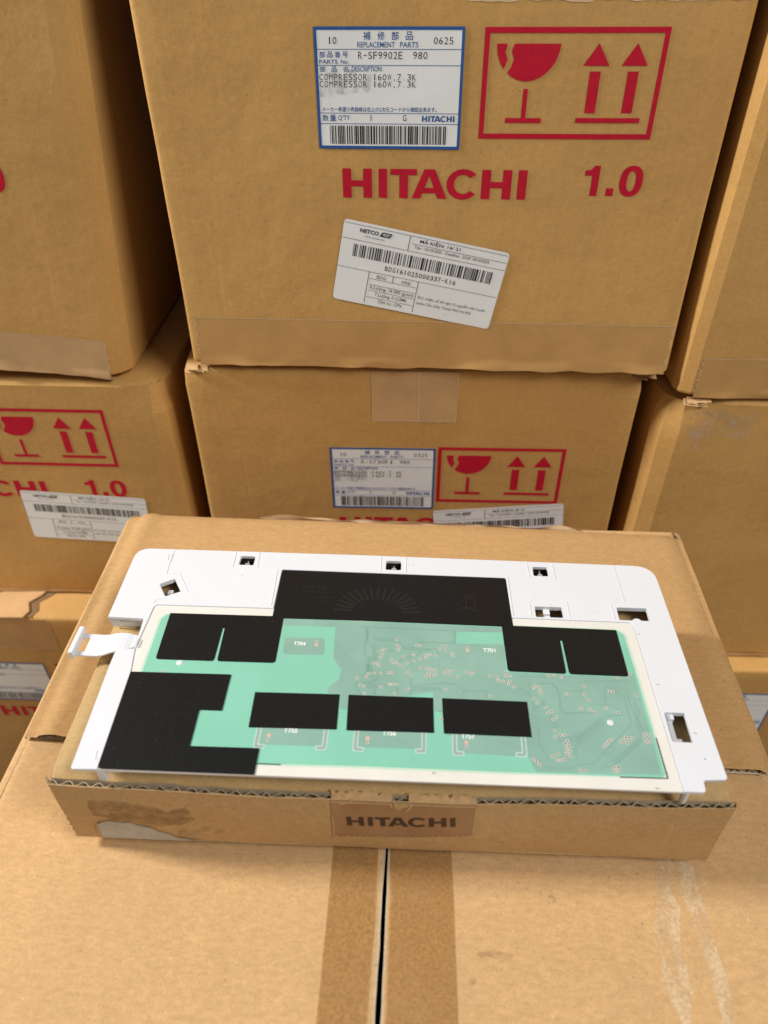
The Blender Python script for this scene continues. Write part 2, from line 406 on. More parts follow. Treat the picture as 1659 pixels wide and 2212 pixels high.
    def number(s, u, v):
        f = Flat(); f.poly([(5.2, 0), (9.2, 0), (9.2, 16.2), (5.9, 16.2), (4.4, 14.2), (1.0, 13.6), (1.0, 11.0), (5.2, 11.0)]); f.rect(14.2, 0, 18.4, 4.2)
        n = 28; cx, cy = 27.6, 8.0
        for i in range(n):
            a, b = 2*math.pi*i/n, 2*math.pi*(i+1)/n
            o = lambda t, rx, ry: (cx+rx*math.copysign(abs(math.cos(t))**.85, math.cos(t)), cy+ry*math.copysign(abs(math.sin(t))**.85, math.sin(t)))
            f.poly([o(a, 2.5, 5.4), o(a, 6.5, 8.3), o(b, 6.5, 8.3), o(b, 2.5, 5.4)])
        return f.moved(u, v).build('printed_number', 'ink_red', s.root, s.on(.00022), 12)
    def parts_label(s, u, v, code=None, code2=None, date=None, desc=None, seed=3, ang=0):
        W_, H_ = 79.1, 58.0
        base = Flat(); base.rect(0, 0, W_, H_); L = base.moved(u, v, ang).build('parts_label', 'paper_white', s.root, s.on(.0003), 10)
        b = Flat(); b.frame(0, 0, W_, H_, 1.5)
        for y in (47.9, 40.6, 17.9, 12.7): b.rect(1.5, y-.13, W_-1.5, y+.13)
        for i, ch in enumerate('補修部品'): b.text(ch, 26.1+i*7.4, 52.0, 26.1+i*7.4+3.8, 55.8, .006)
        b.text('REPLACEMENT', 22.9, 48.7, 42.7, 51.2, .004); b.text('PARTS', 45.4, 48.7, 55, 51.2, .004)
        for i, ch in enumerate('部品番号'): b.text(ch, 2.6+i*4.1, 44.1, 5.6+i*4.1, 46.9, .004)
        b.text('PARTS', 2.4, 41.3, 12.2, 43.2, .004); b.text('No', 13.9, 41.3, 17.6, 43.2, .004)
        for i, ch in enumerate('部品名'): b.text(ch, 2.5+i*6.2, 37.5, 5.5+i*6.2, 40.2, .004)
        b.text('DESCRIPTION', 19.7, 37.8, 35.6, 40.2, .004)
        b.text('メーカー希望小売価格は右上の2次元コードから確認出来ます。', 2.6, 18.6, 65.7, 21.0, .006)
        for i, ch in enumerate('数量'): b.text(ch, 2.6+i*4.2, 13.9, 6.0+i*4.2, 17.1, .004)
        b.text("Q'TY", 11.4, 14.1, 18, 16.9, .004); b.brand(57.8, 13.9, 75.7, 16.8)
        b.moved(u, v, ang).build('label_frame_print', 'ink_blue', L, s.on(.00042), 10)
        k = Flat(); k.bars(6.5, 2.4, 71.3, 11.7, seed, 58)
        if code:
            k.mono('10', 7.0, 50.2, 12.3, 53.4, -.006); k.mono(date, 62.7, 50.2, 73.5, 53.3, -.006)
            k.mono(code, 22.9, 43.5, 47, 46.8, -.006); k.mono(code2, 52.0, 43.5, 60.2, 46.8, -.006)
            for y in (33.7, 30.4):
                k.mono(desc, 1.7, y, 54.3, y+2.9, -.008)
            k.rect(29.4, 14.2, 29.85, 17.1); k.text('G', 47.2, 14.2, 49.2, 17.1)
        k.moved(u, v, ang).build('label_text_print', 'ink_black', L, s.on(.00042), 10)
        if code:
            m_ = Flat(); m_.poly(ragged([(2, 26), (20, 27), (30, 29), (31, 37), (16, 39), (3, 37)], 2, .8, seed)); m_.moved(u, v, ang).build('ink_smudge', 'ink_smear', L, s.on(.00054), 10)
        return L
    def courier_label(s, u, v, ang, num, tail, seed=8):
        W_, H_ = 102.6, 50.3
        base = Flat(); base.poly(rounded([(0, 0), (W_, 0), (W_, H_), (0, H_)], 2.6)); L = base.moved(u, v, ang).build('courier_label', 'paper_white', s.root, s.on(.0005), 10)
        g = Flat()
        for y, x0, x1 in ((48.5, .4, 102.2), (39.3, 0, 102.5), (44.0, 42.6, 102.2), (21.6, 0, 102), (17.4, 21, 51.2), (13.7, 21.2, 51.2), (9.9, 21.2, 51.2), (5.5, 21.2, 51.2)): g.rect(x0, y-.11, x1, y+.11)
        for x, y0, y1 in ((41.1, 39.5, 48.3), (20.3, 1.5, 21.6), (51.8, 1.5, 21.6), (35.8, 17.5, 21.4)): g.rect(x-.22, y0, x+.22, y1)
        g.text('Tạo : 16/10/2025 - Deadline : 23:59 18/10/2025', 44.7, 41.0, 91.6, 43.3, .004)
        g.text('Đ/C nhận: số 60 ngõ 12 nguyễn văn huyên', 53.3, 10.4, 97.4, 13.2); g.text('quận Cầu Giấy Thành Phố Hà Nội', 53.2, 6.8, 88.9, 9.6)
        g.text('BDG', 25.4, 18.2, 31.4, 20.4); g.text('HNI', 41.5, 18.2, 46.9, 20.4)
        g.text('K.Lượng: 18 000 (gram)', 22.5, 10.4, 50.3, 13.2, .004); g.text('T.Lượng: 0 (CBM)', 26.1, 6.2, 46.7, 9.0, .004); g.text('Dịch vụ : CPN', 29.2, 2.2, 44.2, 5.0, .004)
        g.text('Chỉ là chuyện nhỏ', 13.8, 41.6, 26, 43.0)
        g.moved(u, v, ang).build('label_text_print', 'ink_grey', L, s.on(.00064), 10)
        k = Flat(); k.text('NETCO', 10.5, 44.3, 22.0, 46.7, .035); k.poly([(22.6, 44.1), (28.9, 44.1), (30.3, 46.9), (24.0, 46.9)])
        k.text('MÃ KIỆN: '+num, 47.4, 44.8, 72.5, 47.9, .012); k.bars(8.2, 29.2, 95.6, 36.8, seed, 62)
        k.mono('BDG161025000337-'+tail, 29.2, 24.1, 74.9, 27.0, .004)
        k.moved(u, v, ang).build('label_bar_print', 'ink_black', L, s.on(.00064), 10)
        w = Flat(); w.text('POST', 24.2, 44.7, 28.6, 46.3, .02, .3); w.moved(u, v, ang).build('label_logo_print', 'paper_white', L, s.on(.00076), 10)
        return L

# ------------------------------------------------------------------ floor
def floor():
    mb = MB(); n = 40
    mb.grid(lambda x, y: (x, y, -.452), lin(-1.6, 1.6, n), lin(-1.2, 1.6, n))
    o = mb.build('floor', 'concrete'); o['kind'] = 'structure'
floor()

# ------------------------------------------------------------------ the wall of cartons behind
def frame_pt(ox, oy, yaw, u, d):
    c, s = math.cos(rad(yaw)), math.sin(rad(yaw)); return (ox+u*c-d*s, oy+u*s+d*c)
def wall():
    D = .40
    # middle stack
    A = Carton((-.1306, .4558, .0935), -3.652, .3205, D, .33, 'large carton on top of the middle stack with courier label tilted below the red lettering', 1, rv=.0035, rz=.0035, lean=math.tan(rad(2.03)))
    A.tape(6, .4, 318, 33.6, 'tape_brown', 'lr', wrap=7, seed=4)
    A.brand(108.3, 109.9); A.number(246.0, 112.2); A.handling_mark(185.1, 142.0)
    A.parts_label(95.7, 136.3, 'R-SF9902E', '980', '0625', 'COMPRESSOR 160W,7.3K', seed=3)
    A.courier_label(98.9, 48.7, -10.96, '16/ 21', 'K16', 8)
    cr = Flat(); cr.path([(x, 205.5+1.3*noise.noise(Vector((x*.05, 1, 1)))+.9*noise.noise(Vector((x*.16, 4, 1)))) for x in lin(176, 316, 50)], .7); cr.build('flap_crease', 'tape_edge', A.root, A.on(.00022), 12)
    B = Carton((-.1406, .4584, -.139), -2.4547, .3209, D, .2285, 'carton under the large top carton of the middle stack, toothed tape over its upper edge', 2, rv=.003, rz=.0035, dents=((0.3209, 0, .2285, .016, .003), (0, 0, .2285, .012, .002)))
    B.tape(133, 187, 193, 227, 'tape_pale', 'b', seed=7)
    cr = Flat(); cr.line((165.5, 227), (166, 189), .7); cr.build('tape_crease', 'tape_edge', B.root, B.on(.0005), 12)
    z = 139
    B.parts_label(100.6, z-34.0, 'R-X730FJ', '980', '0325', 'COMPRESSOR 140W,7.4K', seed=5)
    B.handling_mark(181.8, z-26.6); B.brand(105, z-59.5)
    B.courier_label(184.6, z-86, 5.8, '8/ 21', 'K8', 9)
    Carton((*frame_pt(-.1406, .4584, -2.4547, 0, .004), -.4515), -2.4547, .3209, D, .312, 'carton at the foot of the middle stack, behind the front box', 3, rv=.006)
    # left stack
    lx, ly, ly_ = -.2072, .4674, -2.8229
    L2 = Carton((*frame_pt(lx, ly, ly_, -.2796, 0), -.146), ly_, .3286, D, .2195, 'carton in the left stack with courier label covering the foot of its red lettering', 4, rv=.0115, rz=.004, facet=True, dents=((.3286, 0, .2195, .03, .006),))
    z = 146
    L2.handling_mark(185.0, z-2.2); L2.brand(108.2, z-34.3); L2.number(246, z-32)
    L2.courier_label(188.2, z-78, -3.1, '15/ 21', 'K15', 10)
    L2.tape(60, .8, 316, 5, 'tape_pale', '', wrap=6, seed=12, edge=False)
    rl = 5.2; c5, s5 = math.cos(rad(rl)), math.sin(rad(rl))
    w1 = .3215
    # its right bottom corner is pressed into the carton below, so it leans
    px, py = frame_pt(lx, ly, ly_, .0255-w1*c5, 0)
    L1 = Carton((px, py, .0745+w1*s5), ly_, w1, D, .35, 'leaning carton at the upper left with a pale flattened corner', 5, rv=.0135, rz=.004, facet=True, roll=rl, dents=((.3215, 0, 0, .018, .003),))
    L1.brand(93, 122); L1.number(231, 124); L1.handling_mark(170, 154)
    L1.tape(2, .4, 309, 29.5, 'tape_pale', 'r', wrap=7, seed=21)
    L3 = Carton((*frame_pt(lx, ly, ly_, -.2865, -.0315), -.4515), ly_, .3215, D+.03, .3045, 'lowest carton of the left stack, its top seam gaping', 6, rv=.004, rz=.004)
    z = 451.5
    L3.parts_label(95.6, z-268, seed=14); L3.handling_mark(185, z-262); L3.brand(108.2, z-295)
    L3.tape(137, z-188, 196, z-149, 'tape_brown', 'b', seed=17)
    # gaping top seam of that carton: two flap edges and a flat dark sheet for the shade between them
    t = MB(); pr = [(176, .0), (179, 8), (174, 18), (182, 27), (186, 36)]
    vs = [(x*.001, y*.001+.001, .3047) for x, y in pr]+[((x+6.5+.10*y)*.001, y*.001+.001, .3047) for x, y in pr]
    t.add(vs, [(i, i+5, i+6, i+1) for i in range(4)]); t.build('seam_gap_shade', 'kraft_inside', L3.root)
    for sgn, off in ((-1, 0), (1, 6.5)):
        f = MB(); x0, x1 = (40, 1) if sgn < 0 else (1, 120)
        rows = []
        for x, y in pr:
            e = x+off+(.10*y if sgn > 0 else 0)
            rows.append([((e-x0) if sgn < 0 else e+x1-1)*.001, (e if sgn < 0 else e+x1)*.001, y*.001-.001])
        vs = []
        for a, b, y in rows: vs += [(a, y, .3052), (b, y, .3072 if sgn > 0 else .3065), (a, y, .3040), (b, y, .3042)]
        fs = []
        for i in range(4):
            k = 4*i; fs += [(k, k+1, k+5, k+4), (k+1, k+3, k+7, k+5), (k+2, k, k+4, k+6)]
        fs += [(0, 2, 3, 1)]
        f.add(vs, fs); f.build('top_flap', 'tape_pale', L3.root)
    # right stack, a little nearer
    bx, by, byw = -.1406, .4584, -2.4547
    R1 = Carton((*frame_pt(bx, by, byw, .3385, -.013), .0785), byw, .32, D+.03, .345, 'carton at the upper right cut off by the picture edge', 7, rv=.0095, rz=.004, facet=True)
    R1.tape(11.5, .5, 300, 29, 'tape_brown', 'l', wrap=6, seed=31)
    R2 = Carton((*frame_pt(bx, by, byw, .3325, -.013), -.188), byw, .326, D+.03, .2655, 'plain carton in the right stack with a crushed upper left corner', 8, rv=.016, rz=.005, facet=True, dents=((.006, .006, .2655, .026, .007), (.03, 0, .264, .012, .004)))
    sc = Flat(); sc.poly([(22, 237), (32, 221), (42, 237), (62, 231), (68, 255), (18, 257)]); sc.build('scuff', 'scuff_white', R2.root, R2.on(.0002), 12)
    R2.tape(20, .8, 300, 5, 'tape_pale', '', wrap=6, seed=33, edge=False)
    R3 = Carton((*frame_pt(bx, by, byw, .3285, -.030), -.4515), byw, .322, D, .2630, 'lowest carton of the right stack with a white label at the picture edge', 9, rv=.004, rz=.004)
    R3.parts_label(92, 451.5-279, seed=15); R3.handling_mark(182, 451.5-273)
    # torn corner flap ends
    for bxo, (x, zc) in ((R2, (.014, .2630)), (B, (.004, .2275)), (B, (.312, .2275))):
        mb = MB(); r = random.Random(int(x*1000)+3)
        for k in range(7):
            a = x+r.uniform(-.002, .012); l = r.uniform(.003, .010); h = r.uniform(-.002, .0012)
            mb.add([(a, -.0012, zc+h-.0012), (a+l, -.0016-r.uniform(0, .001), zc+h-.001+r.uniform(-.001, .001)), (a+l*.9, .003, zc+h+.0012), (a, .003, zc+h+.0014)], [(0, 1, 2, 3)])
        mb.build('torn_edge', 'kraft_base', bxo.root)['kind'] = 'stuff'
wall()

# ------------------------------------------------------------------ corrugated edge
def corrugated(mb_liner, mb_flute, p0, p1, across, up, n, seed, top_fn=None, jit=.15, depth=.006):
    """exposed cut edge between p0 and p1: wavy medium spanning `across` (board thickness), going `depth` against `up`"""
    r = random.Random(seed); p0, p1, across, up = Vector(p0), Vector(p1), Vector(across), Vector(up).normalized()
    m = n*8; pts = []; ph = 0
    phs = [0]
    for k in range(m): phs.append(phs[-1]+1+jit*2*noise.noise(Vector((k*.11, seed, 0)))*1.5)
    for k in range(m+1):
        t = k/m; s = .5+.47*math.sin(phs[k]*2*math.pi/8)*(1-.25*abs(noise.noise(Vector((t*n*.3, seed, 3)))))
        base = p0.lerp(p1, t)
        if top_fn: base = base+up*top_fn(t)
        pts.append(base+across*s-up*(.0007+.0006*noise.noise(Vector((k*.4, seed, 8)))))
    mb_flute.add([p for p in pts]+[p-up*depth for p in pts], [(k, k+1, m+2+k, m+1+k) for k in range(m)])

# ------------------------------------------------------------------ the front box everything stands on
def base_box():
    root = thing('cardboard_box', (0, .16, -.4515), (0, 0, rad(-3)), 'big front box with a split centre seam carrying the open mailer carton', 'box')
    H = .4515; Z = lambda z: z+H
    x0, x1, y0, y1 = -.198, .195, -.125, .236
    # body with rounded top edges
    r = .006; mb = MB(); ax = [0, .08, .3, .65, 1]
    prof = [(0, -H), (0, -.02)]+[(r*(1-math.cos(a)), -r*(1-math.sin(a))-.0012) for a in [math.pi/2*k/5 for k in range(6)]]
    ring = []
    for ins, z in prof:
        wig = .0008
        e = []
        n = 36
        for (ax_, ay_, bx_, by_) in ((x0+ins, y0+ins, x1-ins, y0+ins), (x1-ins, y0+ins, x1-ins, y1-ins), (x1-ins, y1-ins, x0+ins, y1-ins), (x0+ins, y1-ins, x0+ins, y0+ins)):
            for k in range(n):
                t = k/n; x, y = ax_+(bx_-ax_)*t, ay_+(by_-ay_)*t
                q = noise.noise(Vector((x*14, y*14, z*9)))*wig if ins < r else 0
                e.append((x+q, y+q*.6, Z(z)))
        ring.append(e)
    m = len(ring[0])
    for e in ring: mb.v += e
    for i in range(len(ring)-1):
        mb.f += [(i*m+k, i*m+(k+1) % m, (i+1)*m+(k+1) % m, (i+1)*m+k) for k in range(m)]
    mb.build('box_body', 'kraft_base', root, True)
    for a, b in ((x0+.006, -.022), (.024, x1-.006)):
        mb = MB(); mb.box(a, y0+.006, Z(-.016), b, y1-.006, Z(-.009)); mb.build('inner_flap', 'kraft_inside', root)
    # two outer flaps meeting at the seam
    def lip(y, side):
        k = 2.2*noise.noise(Vector((y*22, side*7, 1)))+1.0*noise.noise(Vector((y*90, side*7, 4)))
        if side < 0: return (-.75-1.1*max(0, min(1, -y/.06))+.30*k)*.001
        return (.45+.2*k)*.001
    for side in (-1, 1):
        mb = MB(); ys = lin(y0+.004, y1-.004, 110); n = 26
        xe = x0+.0065 if side < 0 else x1-.0065
        us = [0, .004, .02]+lin(.06, .94, n)+[.975, .99, 1]
        def top(u, y):
            x = xe+(lip(y, side)-xe)*u
            z = .0006*noise.noise(Vector((x*9, y*9, side)))+.0002*noise.noise(Vector((x*40, y*40, 2)))
            if u > .985: z -= .0007*(u-.985)/.015
            if u < .004: z -= .0008
            return (x, y, Z(z))
        mb.grid(top, us, ys); mb.grid(lambda k, y: (lambda p: (p[0], y, p[2]-.0045*k))(top(1, y)), [0, .5, 1], ys)
        f = mb.build('lid_flap', 'kraft_base', root, True)
        # cut edge of the board, paler than its face
        e = MB(); w = .0026 if side < 0 else .0011
        e.grid(lambda k, y: (lambda p: (p[0]-side*0+(-w*k*(1+.7*noise.noise(Vector((y*60, side, 3)))) if side < 0 else w*k), y, p[2]+.00022+.0003*k*(1-k)))(top(1, y)), [0, .5, 1], ys)
        e.build('flap_edge', 'kraft_cut', f, True)
    def on(eps): return lambda u, v: (u*.001, v*.001, Z(.0006*noise.noise(Vector((u*.009, v*.009, 1 if u > 0 else -1)))+.0002*noise.noise(Vector((u*.04, v*.04, 2)))+eps))
    f = Flat(); f.poly([(-24.8, -118), (-5.4, -118), (-5.2, -60), (-4.4, -30), (-3.8, 5), (-3.8, 60), (-24.8, 60)]); f.build('tape_residue', 'glue_stain', root, on(.00022), 8)
    f = Flat(); f.poly([(2.1, -118), (31.2, -118), (30.6, -60), (29.8, 0), (29.7, 60), (2.1, 60)]); f.build('tape_residue', 'glue_stain', root, on(.00022), 8)
    s1 = [(124.4, 22), (131.3, 22), (131.3, 2.7), (125.5, -10.4), (129.0, -18.0), (124.6, -33.0), (125.6, -50.0), (121.3, -61.4), (119, -90), (115, -90), (118.2, -61.5), (113.8, -46.4), (117.5, -33.3), (114.4, -28.0), (119.8, -14.5)]
    s2 = [(132.9, 22), (138.5, 22), (138.5, 2.5), (139.2, -5.7), (139.2, -23.2), (140.6, -47.7), (139.4, -60.6), (137, -90), (132, -90), (133.8, -60.8), (134.2, -46.3), (133.4, -27.1), (130.4, -10.1)]
    for s in (s1, s2):
        f = Flat(); f.poly(ragged(rounded(s, 2.5), 2.2, .5, 4)); f.build('paper_scuff', 'scuff_pale', root, on(.00009), 8)
    for pts in (ragged([(39, -41), (46, -41.6), (53, -42.5), (55, -40), (49, -38.8), (40, -39)], 1.5, .5, 2), *[[(cx+r_*math.cos(k*.7), cy+r_*math.sin(k*.7)) for k in range(9)] for cx, cy, r_ in ((37, -50, 1.6), (73, -17, 2), (84, -18, 1), (100, -6, .8))]):
        f = Flat(); f.poly(pts); f.build('smudge', 'smudge_dark', root, on(.00009), 8)
    # outer flap folded over the rear, its cut edge showing at both sides of the mailer
    T = .0046
    def ft(u, v):
        x = -.1915+u*.3815; yf = .0515-.0045*u; y = yf+(.2335-.009*u-yf)*v
        x += .0006*noise.noise(Vector((y*30, u*3, 1)))*(1 if u in (0, 1) else 0)
        z = T+.001+.0012*noise.noise(Vector((x*10, y*10, 5)))*(.3+v)+(.0012 if .03 < u < .05 else 0)
        if u < .02 or u > .985: z -= .0022
        if v > .97: z -= .002*(v-.97)/.03
        return Vector((x, y, Z(z)))
    mb = MB(); us = [0, .008, .016, .022, .035, .045, .055]+lin(.08, .96, 36)+[.982, .99, 1]; vs = lin(0, 1, 60)
    mb.grid(lambda u, v: tuple(ft(u, v)), us, vs)
    mb.grid(lambda v, k: tuple(ft(0, v)-Vector((0, 0, T*.5*k))), vs, [0, 1]); mb.grid(lambda v, k: tuple(ft(1, v)-Vector((0, 0, T*.5*k))), vs, [0, 1])
    mb.grid(lambda u, k: tuple(ft(u, 1)-Vector((0, -.0004*k, T*.8*k))), us, [0, .5, 1])
    fl = mb.build('rear_flap', 'kraft_flap', root, True)
    mb = MB(); mb.grid(lambda u, v: tuple(ft(u, v)-Vector((0, 0, T-.0004))), us, vs[:6]); mb.build('flap_liner', 'kraft_cut', fl, True)
    for ua, ub, sd in ((0.005, .075, 3), (.92, .997, 6)):
        fl_ = MB(); corrugated(None, fl_, ft(ua, 0)+Vector((0, .0003, -.0003)), ft(ub, 0)+Vector((0, .0003, -.0003)), (0, 0, -(T-.0008)), (0, -1, 0), 4, sd, depth=.010); fl_.build('flute', 'kraft_flute_shaded', fl, True)
        m_ = len(fl_.v)//2; cap = MB()
        for k in range(m_-1):
            a, b = Vector(fl_.v[k]), Vector(fl_.v[k+1]); dd = b-a; nn = Vector((-dd.z, 0, dd.x)).normalized()*.0002; o_ = Vector((0, -.00006, 0)); cap.add([a-nn+o_, b-nn+o_, b+nn+o_, a+nn+o_], [(0, 1, 2, 3)])
        cap.build('flute_edge', 'kraft_cut', fl)['kind'] = 'stuff'
    # torn layers along the flap's right and left rims
    for side, sd in ((1, 5), (0, 8)):
        mb = MB(); r = random.Random(sd); y = .06
        while y < .225:
            l = r.uniform(.008, .03); u = side; w = r.uniform(.0006, .0022)
            xx = ft(u, (y-.05)/.183).x; s = 1 if side else -1
            mb.add([(xx-s*.0012, y, Z(.0020)), (xx+s*w, y+l*.2, Z(.0004)), (xx+s*w*.8, y+l*.8, Z(.0003)), (xx-s*.0012, y+l, Z(.0022))], [(0, 1, 2, 3)]); y += l*r.uniform(.9, 1.6)
        mb.build('torn_layer', 'kraft_cut' if side else 'kraft_flap', fl)['kind'] = 'stuff'
    # crumpled tape standing up along the rear edge
    mb = MB()
    def crumple(u, k):
        x = -.100+u*.225; y = .2345-.010*(x+.19)/.38+.001+.002*noise.noise(Vector((x*50, 3, k)))
        return (x, y, Z(.0028+k*(.0042*max(.05, .5+.9*noise.noise(Vector((x*42, 7, 0)))))))
    mb.grid(crumple, lin(0, 1, 90), [-.6, 0, .5, 1]); mb.build('crumpled_tape', 'tape_edge', root, True)
    return root
base_box()

# ------------------------------------------------------------------ low mailer carton under the panel
def mailer():
    H0 = .0072
    yaw = -2.6837
    root = thing('mailer_box', (-.1441, .1662, H0), (0, 0, rad(yaw)), 'low open mailer box with torn tape on its front, under the white panel', 'box')
    w, d = .2872, .135; TH = .0027
    def ztop(u):   # sagging front edge
        t = u/w; return .0520-H0-.0042*math.sin(math.pi*min(1, max(0, t)))**.8 + .0004*noise.noise(Vector((u*60, 2, 2)))
    def lid(u, v):
        """lid surface with a rolled front edge"""
        x = .0012+u*(w-.0024); y = TH+.0004+v*(d-TH); z = .0528-H0
        rr = .009; sag = .0034*math.sin(math.pi*u)**.8*max(0, 1-v*5)
        if v*(d-TH) < rr:
            q = 1-v*(d-TH)/rr; z -= .0042*q*q
        z += -sag+.0005*noise.noise(Vector((x*22, y*22, 4)))
        if u < .012 or u > .988: z -= .0006
        return (x, y, z)
    mb = MB(); us = [0, .004, .012, .03]+lin(.06, .94, 40)+[.97, .988, .996, 1]; vs = [0, .012, .025, .04, .055, .07]+lin(.1, .97, 16)+[.985, 1]
    mb.grid(lid, us, vs)
    mb.grid(lambda v, k: (lambda p: (p[0]-.0012*min(1, k*4), p[1], p[2]-.0012*min(1, k*4)-(p[2]-.0012)*max(0, k-.25)/.75))(lid(0, v)), vs, [0, .12, .25, 1])
    mb.grid(lambda v, k: (lambda p: (p[0]+.0012*min(1, k*4), p[1], p[2]-.0012*min(1, k*4)-(p[2]-.0012)*max(0, k-.25)/.75))(lid(1, v)), vs[::-1], [0, .12, .25, 1])
    mb.grid(lambda u, k: (lambda p: (p[0], p[1], p[2]*(1-k)))(lid(u, 1)), us, [0, 1])
    mb.grid(lambda u, k: (lambda p: (p[0], p[1], p[2]*(1-k)))(lid(u, 0)), us, [0, 1])
    mb.add([(0, 0, 0), (w, 0, 0), (w, d, 0), (0, d, 0)], [(3, 2, 1, 0)])
    lidob = mb.build('lid', 'kraft_mailer', root, True)
    # front wall: two liners with the wavy medium between them
    def front(u, v, y=0.):
        zt = ztop(u); z = v*zt
        return (u, y-.0007*noise.noise(Vector((u*16, v*2, 6)))-.0009*math.sin(math.pi*v)*math.sin(math.pi*u/w), z)
    us2 = lin(.0012, w-.0002, 150); vs2 = [0, .03]+lin(.1, .9, 9)+[.96, .985, 1]
    mb = MB(); mb.grid(lambda u, v: front(u, v), us2, vs2)
    mb.grid(lambda u, k: (lambda p: (p[0], p[1]+.0005*k, p[2]+.0003*math.sin(k*3.14)+.0005*k*noise.noise(Vector((u*130, 3, 3)))))(front(u, 1)), us2, [0, .5, 1])
    mb.grid(lambda v, k: (w-.0002+.0010*math.sin(k*1.57), front(w-.0002, v)[1]+.0032*k, front(w-.0002, v)[2]), vs2, [0, .3, .6, 1])
    fr = mb.build('front_wall', 'kraft_mailer_front', root, True)
    mb = MB(); mb.grid(lambda u, k: (lambda p: (p[0], p[1]+TH-.0002+.0004*k+.0004*noise.noise(Vector((u*90, 5, 1))), p[2]-.006*(1-k)+.0008+.0006*noise.noise(Vector((u*70, 1, 1)))))(front(u, 1)), us2, [0, .5, 1]); mb.build('inner_liner', 'kraft_cut', fr, True)
    mb = MB(); mb.grid(lambda u, k: (lambda p: (p[0], p[1]-.00005+.0004*k, p[2]+.0002-.0002*k))(front(u, 1)), us2, [0, 1]); mb.build('cut_edge', 'kraft_cut', fr, True)
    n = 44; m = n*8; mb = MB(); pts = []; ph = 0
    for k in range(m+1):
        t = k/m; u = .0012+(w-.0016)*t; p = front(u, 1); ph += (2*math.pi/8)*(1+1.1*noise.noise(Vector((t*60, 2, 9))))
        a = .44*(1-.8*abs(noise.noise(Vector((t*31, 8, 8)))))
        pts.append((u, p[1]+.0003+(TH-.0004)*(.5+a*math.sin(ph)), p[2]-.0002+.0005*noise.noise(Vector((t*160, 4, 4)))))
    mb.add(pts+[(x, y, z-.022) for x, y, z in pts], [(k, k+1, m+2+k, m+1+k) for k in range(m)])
    mb.build('flute', 'kraft_flute_shaded', fr, True)
    cap = MB()
    for k in range(m):
        a, b = Vector(pts[k]), Vector(pts[k+1]); dd = (b-a); dd.z = 0; nn = Vector((-dd.y, dd.x, 0)).normalized()*.00017; up_ = Vector((0, 0, .00005))
        cap.add([a-nn+up_, b-nn+up_, b+nn+up_, a+nn+up_], [(0, 1, 2, 3)])
    cap.build('flute_edge', 'kraft_cut', fr)['kind'] = 'stuff'
    # exposed upright cut edge at the left end
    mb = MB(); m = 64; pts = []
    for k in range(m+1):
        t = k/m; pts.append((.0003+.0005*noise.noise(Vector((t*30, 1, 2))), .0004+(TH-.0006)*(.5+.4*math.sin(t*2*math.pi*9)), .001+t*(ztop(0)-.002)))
    mb.add(pts+[(x+.003, y, z) for x, y, z in pts], [(k, k+1, m+2+k, m+1+k) for k in range(m)]); mb.build('flute', 'kraft_flute_shaded', fr, True)
    mb = MB(); mb.grid(lambda v, k: (-.0006-.0005*noise.noise(Vector((v*12, 2, 5))), TH-.0004+.0014*k, v*(ztop(0)+.001)), lin(0, 1, 24), [0, 1]); mb.build('side_liner', 'kraft_cut', fr, True)
    on = lambda eps: (lambda u, v: (lambda p: (p[0], p[1]-eps, v*.001))(front(u*.001, v*.001/ztop(u*.001))))
    S = -H0*1000
    # torn label remains
    f = Flat(); f.poly(ragged([(15, 41+S), (24, 41.5+S), (36, 38.6+S), (44, 36.5+S), (48, 33+S), (57, 38+S), (59.5, 27.5+S), (54, 22+S), (44, 20+S), (28, 22.6+S), (13.8, 27.4+S)], 1.6, .8, 3)); f.build('torn_paper_stain', 'torn_stain', fr, on(.00015), 6)
    f = Flat(); top = [(13.2, 12), (13.6, 18.6), (17, 21.6), (21.3, 23.0), (26, 21.6), (29.2, 22.4), (32.5, 19.6), (38.7, 18.2), (41, 15.4), (45.5, 13.6), (48.9, 10.2), (54, 9.4), (60.4, 7.4+.0)]
    f.poly([(60.4, .3-S*0+7.3), (14.2, 7.4)]+top); f2 = Flat(); rg_ = ragged([(x, y+S) for x, y in f.v], 1.2, .35, 7); f2.poly([(x, max(y, .25)) for x, y in rg_]); f2.build('torn_label', 'paper_grey', fr, on(.0003), 6)
    mb = MB(); r = random.Random(5); o = on(.0004)
    for (a, b) in zip(top, top[1:]):
        for q in range(3):
            t0, t1 = q/3, (q+1)/3; p0 = (a[0]+(b[0]-a[0])*t0, a[1]+(b[1]-a[1])*t0+S); p1 = (a[0]+(b[0]-a[0])*t1, a[1]+(b[1]-a[1])*t1+S)
            h = r.uniform(.3, 1.1); A, B = o(*p0), o(*p1)
            mb.add([A, B, (B[0], B[1]-.0005*h, B[2]+.0009*h), (A[0], A[1]-.0005*h, A[2]+.0009*h)], [(0, 1, 2, 3)])
    for (cx, cz) in ((52, 17), (56, 15), (68, 17), (61, 19), (50, 15), (53, 13)):
        A = o(cx, cz+S); l = r.uniform(.0015, .004); mb.add([A, (A[0]+l, A[1]-.0002, A[2]-.0008), (A[0]+l*.9, A[1]-.0009, A[2]+.0004), (A[0]+l*.1, A[1]-.0007, A[2]+.0008)], [(0, 1, 2, 3)])
    mb.build('paper_shred', 'kraft_cut', fr)['kind'] = 'stuff'
    f = Flat(); f.poly([(24, 44+S), (33, 45.5+S), (35, 42+S), (29, 38.5+S), (26, 40+S)]); f.build('glue_patch', 'scuff_white', fr, on(.00018), 6)
    # printed tape with a toothed end, split where it went over the edge
    rt = random.Random(11); us3 = lin(120.8, 181.8, 47)
